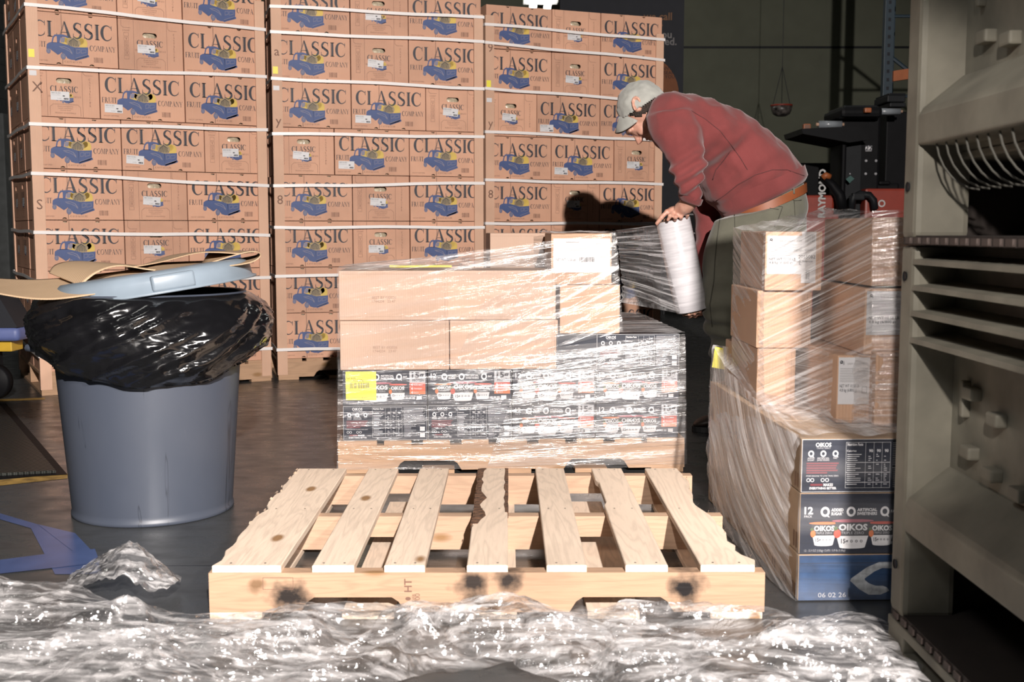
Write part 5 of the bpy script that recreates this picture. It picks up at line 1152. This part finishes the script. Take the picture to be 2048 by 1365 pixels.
for s_ in (-1, 1): mb.add(*egg(hp(.127, -.030, s_*.012), .010, .008, .009), SK); mb.add(*egg(hp(.085, -.018, s_*.040), .030, .024, .022), SK)
mb.add(*egg(hp(.112, -.054), .012, .006, .022), SK); mb.add(*egg(hp(.110, -.068), .011, .006, .020), SK)   # lips
mb.tube([hp(-.02, -.04), W(1318, 218, 4.80), W(1345, 232, 4.80)], [.066, .062, .075], SK, 18)
for s_ in (-1, 1):                                              # ears
    e = W(1268, 214, 4.80); e = Vector((e.x, 4.80+s_*.094, e.z)); q = [(e+Vector((.016*math.sin(a)-.012*math.cos(a)*.4, s_*(.006+.006*math.sin(a*2)), .030*math.cos(a)))) for a in [math.radians(x) for x in range(-150, 180, 30)]]
    mb.tube(q, .0055, SK, 8); mb.add(*_ball(e+Vector((.002, s_*-.003, -.002)), .024, 14, 10, (.75, .42, 1.25)), SK)
# near forearm and hand over the top of the roll
wristA = W(1384, 400, 4.57); 
mb.tube([wristA+Vector((.005, .0, .03)), wristA, W(1372, 412, 4.60), W(1360, 420, 4.63)], [.030, .031, .034, .030], SK, 14)
palm = W(1352, 424, 4.66)
mb.add(*_ball(palm, .040, 18, 12, (1.05, 1.0, .62)), SK); mb.add(*_ball(W(1366, 420, 4.68), .036, 16, 10, (1.0, .9, .65)), SK)
def finger(pts, r0=.0095, r1=.0072): mb.tube(pts, [r0+(r1-r0)*k_/(len(pts)-1) for k_ in range(len(pts))], SK, 10); mb.add(*_ball(pts[-1], r1*1.02, 10, 7), SK); [mb.add(*_ball(p_, (r0+(r1-r0)*k_/(len(pts)-1))*1.1, 10, 7), SK) for k_, p_ in enumerate(pts[1:-1])]
finger([W(1347, 418, 4.64), W(1334, 424, 4.62), W(1323, 435, 4.615), W(1314, 447, 4.62)], .011, .0085)       # thumb side, pointing down the film edge
finger([W(1348, 424, 4.63), W(1340, 432, 4.60), W(1336, 440, 4.605)]); finger([W(1356, 428, 4.62), W(1351, 435, 4.60), W(1350, 441, 4.62)])
finger([W(1364, 428, 4.63), W(1362, 434, 4.61), W(1362, 439, 4.63)]); finger([W(1374, 424, 4.64), W(1375, 430, 4.625), W(1374, 435, 4.64)], .0085, .007)
# far hand supporting the roll from below
mb.tube([W(1390, 575, 4.87), W(1390, 600, 4.84), W(1388, 622, 4.80)], [.030, .029, .030], SK, 12); mb.add(*_ball(W(1386, 628, 4.76), .036, 16, 10, (1.1, 1.1, .5)), SK)
for k_, (x_, y_) in enumerate(((1368, 627), (1379, 631), (1390, 630), (1401, 626))): finger([W(x_+3, y_+3, 4.74), W(x_, y_+2, 4.70), W(x_-1, y_-2, 4.665)], .0095, .008)
finger([W(1372, 630, 4.78), W(1362, 615, 4.77), W(1357, 603, 4.74)], .011, .009)
mb.tube([W(1345, 232, 4.80), W(1352, 240, 4.70), W(1352, 290, 4.60), W(1374, 345, 4.55), W(1384, 400, 4.57)], [.05, .04, .035, .03, .028], SK, 12)
mb.tube([W(1345, 232, 4.80), W(1352, 245, 4.92), W(1365, 300, 5.02), W(1405, 395, 5.04), W(1412, 480, 5.0), W(1390, 575, 4.87)], [.05, .04, .04, .035, .032, .028], SK, 12)
mb.tube([W(1345, 232, 4.80), W(1430, 300, 4.82), W(1525, 400, 4.82)], [.06, .10, .11], SK, 14)
mb.tube([W(1525, 400, 4.82), W(1490, 500, 4.70), W(1462, 600, 4.69), W(1465, 700, 4.72), W(1470, 862, 4.73)], [.09, .07, .05, .045, .035], SK, 12)
mb.tube([W(1525, 400, 4.82), W(1540, 520, 4.95), W(1540, 640, 5.0), W(1540, 840, 5.04)], [.09, .07, .05, .035], SK, 12)
body = bake(mb, 'body', .0042, 2, man, SK)
# hair below the cap
def shell(name, mat, R_, test, thick=.002):
    mb = MB(); vs, fs = _ball((0, 0, 0), R_, 72, 48); vs = [Vector(v) for v in vs]
    keep = [f for f in fs if all(test(vs[i]) for i in f)]
    mb.add([hc+v for v in vs], keep, mat); o_ = mb.obj(name, man, True); s_ = o_.modifiers.new('s', 'SOLIDIFY'); s_.thickness = thick; s_.offset = 0; return o_
CN = Vector((-.52, 0, .85)).normalized()
shell('hair', M['hair'], .0965, lambda v: v.dot(CN) < .02 and v.dot(CN) > -.030-.02*noise.noise(v*60) and v.dot(F_) < .055)
# cap
def cap_ball(v): return v.dot(CN) > .004 and not ((v.x-.060)**2/.028**2+(v.z-.070)**2/.035**2 < 1 and abs(v.y) < .045)
mb = MB(); vs, fs = _ball((0, 0, 0), 1, 80, 60); vv = []
for v in vs:
    v = Vector(v); rr = .107+.004*noise.noise(v*5)+.002*noise.noise(v*14); q = v*rr; q += CN*max(0, v.dot(CN))*.008; vv.append(q)
keep = [f for f in fs if all(cap_ball(vv[i]) for i in f)]
mb.add([hc+v for v in vv], keep, M['capc']); cp = mb.obj('cap', man, True); s_ = cp.modifiers.new('s', 'SOLIDIFY'); s_.thickness = .003; s_.offset = -1
inner = cp
mb = MB(); top_, bot_ = [], []
n2 = 22
for i in range(n2+1):
    a = -1+2*i/n2; s_ = a*.092; base = hc+F_*0+Vector((-.098+.055*a*a, s_, -.030-.028*a*a+.004)); ln = .078*(1-abs(a)**3.2*.92)
    d_ = Vector((-.22, 0, -.97)).normalized()
    top_.append([base+d_*ln*q+Vector((.012*a*a*q, 0, 0)) for q in (0, .33, .66, 1)])
vs = [p for r_ in top_ for p in r_]; fs = [[i*4+k_, i*4+k_+1, (i+1)*4+k_+1, (i+1)*4+k_] for i in range(n2) for k_ in range(3)]
mb.add(vs, fs, M['capc']); br = mb.obj('cap_brim', man, True); s_ = br.modifiers.new('s', 'SOLIDIFY'); s_.thickness = .004
mb = MB(); e0 = [hc+Vector((.098*math.sin(a)*1.05, .055*math.cos(a*1.0)*1, .060+.034*math.sin(a))) for a in []]
p_ = [hc+(Vector((.075, s_, .045))).normalized()*.108 for s_ in [(-.055+.011*k_) for k_ in range(11)]]
mb.tube(p_, .0045, M['capc'], 8); mb.obj('cap_strap', man, True)
# shoes
def shoe(x0, x1, yb, yc):
    mb = MB(); a, b_ = at(x0, yb, y=yc), at(x1, yb, y=yc); L_ = b_.x-a.x; zb_ = .0; prof = [(0, .012, .03, .030), (.04, .045, .052, .045), (.25, .050, .075, .050), (.45, .048, .095, .048), (.62, .040, .115, .042), (.8, .038, .125, .042), (.97, .034, .11, .040), (1, .02, .08, .03)]
    rg = [[Vector((a.x+L_*t_, yc+w_*math.cos(q)*1.0, .022+(h_-.022)/2*(1+math.sin(q)))) for q in [2*math.pi*i/20 for i in range(20)]] for t_, w_, h_, _ in prof]
    vs, fs = loft(rg); mb.add(vs, fs, M['shoe']); o_ = mb.obj('shoe', man, True); o_.modifiers.new('u', 'SUBSURF').render_levels = 1
    mb = MB(); pts = [(a.x+L_*.5+L_*.52*math.cos(q), yc+.052*math.sin(q)*(1-.15*math.cos(q))) for q in [2*math.pi*i/28 for i in range(28)]]
    vs = [(x_, y_, .001) for x_, y_ in pts]+[(x_, y_, .024) for x_, y_ in pts]; mb.add(vs, [list(range(28))[::-1], list(range(28, 56))]+[[i, (i+1) % 28, 28+(i+1) % 28, 28+i] for i in range(28)], M['sole']); so = mb.obj('sole', o_, False)
    for k_ in range(4): mb = MB(); x_ = a.x+L_*(.38+.07*k_); mb.tube([(x_, yc-.03, .086+.008*k_), (x_+.004, yc, .102+.008*k_), (x_, yc+.03, .086+.008*k_)], .003, M['sole'], 6); mb.obj('lace', o_, True)
shoe(1386, 1522, 872, 4.73); shoe(1455, 1590, 850, 5.04)

# ------------------------------------------------------------------ roll of stretch film in his hands
ra, rb = W(1346, 440, 4.70), W(1384, 622, 4.70); ax = (rb-ra); L_ = ax.length; q = ax.to_track_quat('Z', 'Y')
t = thing('film_roll', 'large roll of clear stretch film held upright by the man in maroon', 'film roll', tuple(ra)); t.rotation_mode = 'QUATERNION'; t.rotation_quaternion = q
m, nt, b = newmat('wound_stretch_film'); M['wound'] = m
b.inputs['Base Color'].default_value = (.62, .60, .62, 1); b.inputs['Roughness'].default_value = .22; b.inputs['Coat Weight'].default_value = .7; b.inputs['Coat Roughness'].default_value = .07
n_ = N(nt, 'ShaderNodeTexNoise', i_Scale=1.0, i_Detail=4.0); nt.links.new(coords(nt, (6, 6, 90)), n_.inputs['Vector']); nt.links.new(bump(nt, n_.outputs[0], .25, .003), b.inputs['Normal'])
nt.links.new(ramp(nt, n_.outputs[0], [(.3, (.52, .50, .52)), (.7, (.70, .68, .70))]), b.inputs['Base Color'])
mb = MB(); R_ = .071; mb.lathe([(.040, 0), (R_-.002, 0), (R_, .004), (R_, L_*.55), (R_*.96, L_*.8), (R_*.93, L_-.004), (R_*.9, L_), (.04, L_)], M['wound'], 64); mb.obj('film', t, True)
mb = MB(); mb.lathe([(.034, -.012), (.040, -.012), (.040, L_+.012), (.034, L_+.012), (.034, -.012)], M['post'], 40); mb.obj('core', t, True)

# ------------------------------------------------------------------ stretch film
FL = {'front': film('taut_film_horizontal', 1.0, 150, dis=.05, base=.010, amt=.05, haze=.10, rough=.13, bs=.35, dist=.003),
      'front2': film('taut_film_bottom_right', 1.2, 90, dis=.05, base=.03, amt=.14, haze=.10, rough=.12, bs=.5, dist=.004),
      'low1': film('taut_film_left', 1.2, 150, dis=.04, base=.02, amt=.12, haze=.12, rough=.14, bs=.4, dist=.0035),
      'low': film('taut_film_dense', 1.2, 150, dis=.04, base=.03, amt=.30, haze=.14, rough=.15, bs=.4, dist=.0035),
      'web': film('pulled_film', 1.2, 60, base=.03, amt=.5, haze=.75, hk=1.6, hlo=.54, hhi=.66, rough=.12, bs=.9, dist=.008),  # strong haze streaks painted in for reflections missing along the pleats
      'side': film('slanting_film', 2.0, 90, base=.05, amt=.30, haze=.55, hk=.7, hlo=.38, hhi=.70, rough=.15, bs=.7, dist=.006),
      'rfront': film('taut_film_right', 1.6, 110, base=.05, amt=.28, haze=.34, hk=1.0, hlo=.48, hhi=.68, rough=.14, bs=.7, dist=.005),
      'drape': film('draped_film', 4, 26, base=.06, amt=.30, haze=.52, hk=.8, hlo=.36, rough=.14, bs=.7, dist=.008, facet=9),
      'floor': film('crumpled_film', 4, 34, base=.06, amt=.42, haze=.42, hk=1.6, hlo=.44, hhi=.70, rough=.11, bs=.75, dist=.008, src='Object', facet=16)}
def patch(name, c4, mat, nu=60, nv=40, amp=.003, fr=(3, 40), skew=0.0, seed=0, parent=None, sag=None, pleat=0.0, conv=None):
    """film spanning p00,p10,p11,p01 with small ridges along u; uv in metres (skew tilts the grain)"""
    p00, p10, p11, p01 = [Vector(p) for p in c4]; nrm = (p10-p00).cross(p01-p00).normalized()
    Lu = ((p10-p00).length+(p11-p01).length)/2; Lv = ((p01-p00).length+(p11-p10).length)/2
    vs, uv = [], []
    for j in range(nv+1):
        for i in range(nu+1):
            a, b_ = i/nu, j/nv; p = p00.lerp(p10, a).lerp(p01.lerp(p11, a), b_)
            u_, v_ = a*Lu, b_*Lv+skew*a*Lu
            w_ = amp*noise.noise(Vector((u_*fr[0], v_*fr[1], seed)))+amp*.5*noise.noise(Vector((u_*fr[0]*3, v_*fr[1]*2.5, seed+5)))
            if pleat: w_ += pleat*abs(noise.noise(Vector((a*1.2, b_*13, seed+2))))*math.sin(math.pi*min(1, a*1.6+.05))**.5
            if sag: w_ += sag(a, b_)
            vs.append(p+nrm*w_); uv.append((u_, v_))
    n = nu+1; fs = [[j*n+i, j*n+i+1, (j+1)*n+i+1, (j+1)*n+i] for j in range(nv) for i in range(nu)]
    me = bpy.data.meshes.new(name); me.from_pydata(vs, [], fs); me.materials.append(mat); l = me.uv_layers.new(name='uv')
    for k, lp in enumerate(me.loops): l.data[k].uv = uv[lp.vertex_index]
    me.polygons.foreach_set('use_smooth', [True]*len(me.polygons)); me.update()
    o = bpy.data.objects.new(name, me); COL.objects.link(o)
    if parent: o.parent = parent
    return o
def LB(u, v, z): x, y = XB(u, v); return Vector((x, y, z))
t = thing('stretch_film', 'clear stretch film wrapped round the middle load and pulled out to the roll', 'stretch film')
patch('lower_wrap', (LB(-.004, -.008, .022), LB(1.224, -.008, .018), LB(1.215, .004, .49), LB(.004, .004, .378)), FL['low1'], 90, 60, .0025, seed=1, parent=t, skew=.02)
patch('second_wrap', (LB(.52, -.014, .03), LB(1.226, -.012, .03), LB(1.217, .0, .48), LB(.66, .0, .42)), FL['low'], 70, 50, .003, seed=4, parent=t, skew=-.05)
patch('right_wrap', (LB(1.226, -.008, .018), LB(1.226, 1.02, .02), LB(1.217, 1.0, .49), LB(1.217, .004, .49)), FL['front'], 40, 40, .003, seed=2, parent=t)
patch('left_wrap', (LB(-.004, 1.02, .02), LB(-.004, -.008, .022), LB(.004, .0, .715), LB(.004, .64, .715)), FL['front'], 40, 40, .003, seed=3, parent=t)
patch('upper_wrap', (LB(.004, -.002, .375), LB(.990, -.004, .50), LB(.965, -.002, .846), LB(.006, .004, .722)), FL['front'], 90, 60, .0025, seed=7, parent=t, skew=-.02)
patch('diagonal_wrap', (LB(.40, -.010, .37), LB(.994, -.012, .500), LB(.968, -.012, .848), LB(.50, -.006, .60)), FL['front'], 70, 50, .0035, seed=8, parent=t, skew=-.18)
patch('top_sheet', (LB(.006, .012, .724), LB(.78, .012, .726), LB(.78, .30, .80), LB(.01, .30, .726)), FL['drape'], 60, 30, .006, (6, 20), seed=9, parent=t)
patch('top_sheet', (LB(.982, .0, .498), LB(1.214, .0, .496), LB(1.214, 1.0, .497), LB(.97, 1.0, .499)), FL['drape'], 30, 60, .004, (8, 16), seed=10, parent=t)
patch('box_top_sheet', (LB(.74, .0, .846), LB(.968, -.002, .846), LB(.965, .38, .848), LB(.72, .4, .848)), FL['drape'], 40, 40, .006, (12, 20), seed=11, parent=t)
wa, wb = LB(.966, .0, .852), LB(.992, .0, .640)
patch('pulled_web', (wb, W(1364, 627, 4.68), W(1313, 450, 4.67), wa), FL['web'], 90, 90, .004, (2, 22), seed=13, parent=t, pleat=.035)
patch('pulled_web_edge', (LB(.992, .01, .60)+Vector((0, .02, 0)), W(1364, 628, 4.70), W(1360, 610, 4.70), LB(.992, .01, .66)), FL['drape'], 60, 20, .012, (8, 40), seed=14, parent=t)
# yellow tag of tape lying on top of the boxes
a = LB(.29, .10, .722); mb = MB(); mb.box((-.11, -.01, 0), (.11, .012, .008), M['stickyel'], .002); tag(mb.obj('tape_strip', loc=a, rz=.1), 'yellow strip lying under film on top of the middle load', 'tape strip')
# right load
t = thing('stretch_film', 'cloudy clear film wrapped and draped over the right load beside the bins', 'stretch film')
def LR(u, v, z): x, y = XR(u, v); return Vector((x, y, z))
patch('front_wrap', (LR(-.008, -.006, .004), LR(.60, -.006, .004), LR(.60, -.004, .392), LR(-.004, -.004, .392)), FL['front2'], 60, 50, .003, seed=21, parent=t, skew=.05)
sagf = lambda a, b_: .035*math.sin(math.pi*a)*(1-b_)+.02*math.sin(math.pi*b_)
patch('side_wrap', (at(1424, 1003, y=3.48), LR(-.010, -.006, .006), LR(-.006, -.004, .388), at(1428, 800, y=3.50)), FL['side'], 80, 60, .006, (3, 24), seed=22, parent=t, skew=.35, sag=lambda a, b_: sagf(a, b_))
patch('side_wrap', (at(1426, 985, y=3.50), LR(-.014, .02, .10), LR(-.010, .0, .39), at(1424, 694, y=3.50)), FL['side'], 80, 60, .008, (3, 18), seed=23, parent=t, skew=.6, sag=lambda a, b_: .6*sagf(a, b_)+.02*math.sin(math.pi*a))
patch('draped_sheet', (at(1426, 692, y=3.48), LR(-.004, -.004, .392), LR(.60, .0, .400), at(1600, 770, y=3.05)), FL['drape'], 80, 60, .016, (5, 12), seed=24, parent=t, sag=lambda a, b_: -.03*math.sin(math.pi*a))
patch('draped_sheet', (at(1426, 690, y=3.50), at(1426, 860, y=3.50), at(1560, 830, y=2.95), at(1500, 700, y=3.35)), FL['drape'], 50, 50, .012, (8, 16), seed=25, parent=t)
patch('draped_sheet', (at(1428, 690, y=3.51), at(1505, 704, y=3.36), at(1500, 706, y=3.5), at(1430, 694, y=3.6)), FL['drape'], 30, 20, .006, (8, 16), seed=28, parent=t)
patch('upper_wrap', (at(1461, 850, y=3.33), at(1528, 860, y=2.93), at(1528, 466, y=2.93), at(1467, 455, y=3.33)), FL['side'], 40, 60, .004, (3, 30), seed=26, parent=t, skew=.3)
patch('upper_wrap', (at(1510, 860, y=2.93), at(1744, 850, y=2.68), at(1744, 424, y=2.69), at(1528, 466, y=2.93)), FL['rfront'], 70, 70, .005, (3, 30), seed=27, parent=t, skew=-.30)
patch('upper_wrap', (at(1744, 850, y=2.68), at(1860, 860, y=2.66), at(1860, 418, y=2.66), at(1744, 422, y=2.69)), FL['rfront'], 30, 60, .004, (3, 30), seed=29, parent=t, skew=-.1)
patch('lower_band', (at(1590, 830, y=2.90), at(1744, 850, y=2.67), at(1744, 705, y=2.67), at(1590, 690, y=2.90)), FL['rfront'], 50, 40, .004, (3, 34), seed=30, parent=t, skew=.05)
patch('top_veil', (at(1467, 456, y=3.33), at(1530, 468, y=2.93), at(1744, 424, y=2.69), at(1656, 416, y=3.1)), FL['drape'], 50, 30, .006, (4, 18), seed=31, parent=t)
def thinbox(name, label, pts, mat, cat):
    mb = MB(); mb.add([Vector(p) for p in pts]+[Vector(p)+Vector((.002, .003, 0)) for p in pts], [(0, 1, 2, 3), (7, 6, 5, 4)]+[(i, 4+i, 4+(i+1) % 4, (i+1) % 4) for i in range(4)], mat); return tag(mb.obj(name), label, cat)
thinbox('tape_strip', 'crumpled yellow tape caught in the film corner of the right load', [at(1424, 735, y=3.47), at(1450, 740, y=3.46), at(1446, 697, y=3.46), at(1430, 694, y=3.47)], M['stickyel'], 'tape strip')
# film lying on the floor
def inside(x, y, P_):
    c_ = False; j = len(P_)-1
    for i in range(len(P_)):
        if (P_[i][1] > y) != (P_[j][1] > y) and x < (P_[j][0]-P_[i][0])*(y-P_[i][1])/(P_[j][1]-P_[i][1])+P_[i][0]: c_ = not c_
        j = i
    return c_
def edged(x, y, P_):
    m_ = 9
    for i in range(len(P_)):
        a, b_ = Vector(P_[i]), Vector(P_[(i+1) % len(P_)]); p_ = Vector((x, y)); d_ = b_-a; t_ = max(0, min(1, (p_-a).dot(d_)/d_.length_squared)); m_ = min(m_, (p_-a-d_*t_).length)
    return m_
YMAX = lambda x: 2.385 if -.70 < x < .585 else 9
def crumple(label, P_, hmax, seed, dirx=(1, .25), st=.0085, lift=None):
    xs = [p[0] for p in P_]; ys = [p[1] for p in P_]; nx = int((max(xs)-min(xs))/st); ny = int((max(ys)-min(ys))/st)
    idx = {}; vs = []; 
    dx, dy = dirx
    def near(x, y):
        best = (9, x, y)
        for q in range(len(P_)):
            a, b_ = Vector(P_[q]), Vector(P_[(q+1) % len(P_)]); p_ = Vector((x, y)); d_ = b_-a; t_ = max(0, min(1, (p_-a).dot(d_)/d_.length_squared)); c_ = a+d_*t_
            if (p_-c_).length < best[0]: best = ((p_-c_).length, c_.x, c_.y)
        return best
    wob = lambda x, y: (x+.030*noise.noise(Vector((x*9, y*9, seed)))+.012*noise.noise(Vector((x*30, y*30, seed))), y+.030*noise.noise(Vector((x*9, y*9, seed+40)))+.012*noise.noise(Vector((x*30, y*30, seed+44))))
    for j in range(-1, ny+3):
        for i in range(-1, nx+3):
            x, y = min(xs)+i*st, min(ys)+j*st; ins = inside(x, y, P_); e, cx_, cy_ = near(x, y)
            if not ins:
                if e > st*1.5: continue
                x, y, e = cx_, cy_, 0
            k = min(1, (.35 if lift is None else lift)+e/.11)
            s1, s2 = x*dx+y*dy, -x*dy+y*dx
            r1 = 1-abs(noise.noise(Vector((s1*1.3, s2*4.2, seed))))*2.4; r2 = 1-abs(noise.noise(Vector((s1*3, s2*13, seed+3))))*2.4; r3 = 1-abs(noise.noise(Vector((s1*9, s2*34, seed+9))))*2
            h = hmax*k*max(.04, .60*max(0, r1)**1.3+.22*max(0, r2)+.07*r3+.10)
            wx, wy = wob(x, y); idx[i, j] = len(vs); vs.append((wx, min(wy, YMAX(wx)), .003+h))
    fs = [[idx[i, j], idx[i+1, j], idx[i+1, j+1], idx[i, j+1]] for (i, j) in idx if (i+1, j) in idx and (i+1, j+1) in idx and (i, j+1) in idx]
    mb = MB(); mb.add(vs, fs, FL['floor']); o = mb.obj('film_scrap', None, False); me = o.data
    return tag(o, label, 'film scrap', 'film scraps on the floor')
crumple('crumpled clear film heaped on the floor at the lower left', [(-1.35, 1.75), (-.55, 1.75), (-.42, 1.95), (-.30, 2.2), (-.45, 2.36), (-.72, 2.36), (-.84, 2.42), (-1.0, 2.55), (-1.25, 2.60), (-1.5, 2.55)], .085, 2, (1, .35))
crumple('crumpled clear film strewn on the floor before the pallet, left of centre', [(-.70, 1.80), (-.45, 1.80), (-.12, 2.08), (.10, 2.16), (.16, 2.34), (-.30, 2.37), (-.60, 2.36), (-.85, 2.30), (-1.0, 2.1)], .10, 7, (1, .5))
crumple('clear film sheet with a hanging point on the floor before the pallet middle', [(-.10, 2.08), (.02, 2.06), (.10, 1.98), (.16, 1.98), (.24, 2.15), (.30, 2.36), (.05, 2.37), (-.25, 2.36), (-.3, 2.2)], .11, 11, (1, -.3), lift=.5)
crumple('crumpled clear film on the floor before the right half of the pallet', [(.16, 1.75), (.78, 1.75), (.74, 2.02), (.62, 2.20), (.50, 2.30), (.36, 2.37), (.20, 2.36), (.13, 2.1)], .125, 15, (1, -.25), lift=.5)
crumple('small streaked film scrap on the floor between right load and grey bins', [(.58, 2.36), (.56, 2.28), (.62, 2.14), (.74, 2.02), (.78, 2.1), (.80, 2.30), (.80, 2.36), (.70, 2.40)], .06, 21, (1, -.6))
# a stiff folded piece standing like a tent near the bin
Sx = [[at(118, 1192, y=2.50), at(160, 1178, y=2.48), at(210, 1160, y=2.46), at(250, 1155, y=2.45), at(300, 1183, y=2.44), at(340, 1172, y=2.46)],
      [at(130, 1170, y=2.58), at(175, 1140, y=2.56), at(225, 1105, y=2.55), at(266, 1089, y=2.55), at(315, 1125, y=2.54), at(362, 1160, y=2.54)],
      [at(140, 1150, y=2.72), at(190, 1120, y=2.70), at(230, 1100, y=2.68), at(270, 1098, y=2.68), at(318, 1135, y=2.66), at(358, 1165, y=2.62)]]
o = sheet('film_scrap', Sx, 'stiff folded piece of clear film standing up before the grey bin', thick=.0006, nu=60, nv=30)
o.data.materials.clear(); o.data.materials.append(FL['floor']); tag(o, None, 'film scrap', 'film scraps on the floor')
for v in o.data.vertices: v.co += Vector((0, 0, .010*noise.noise(v.co*40)+.006*noise.noise(v.co*90)))
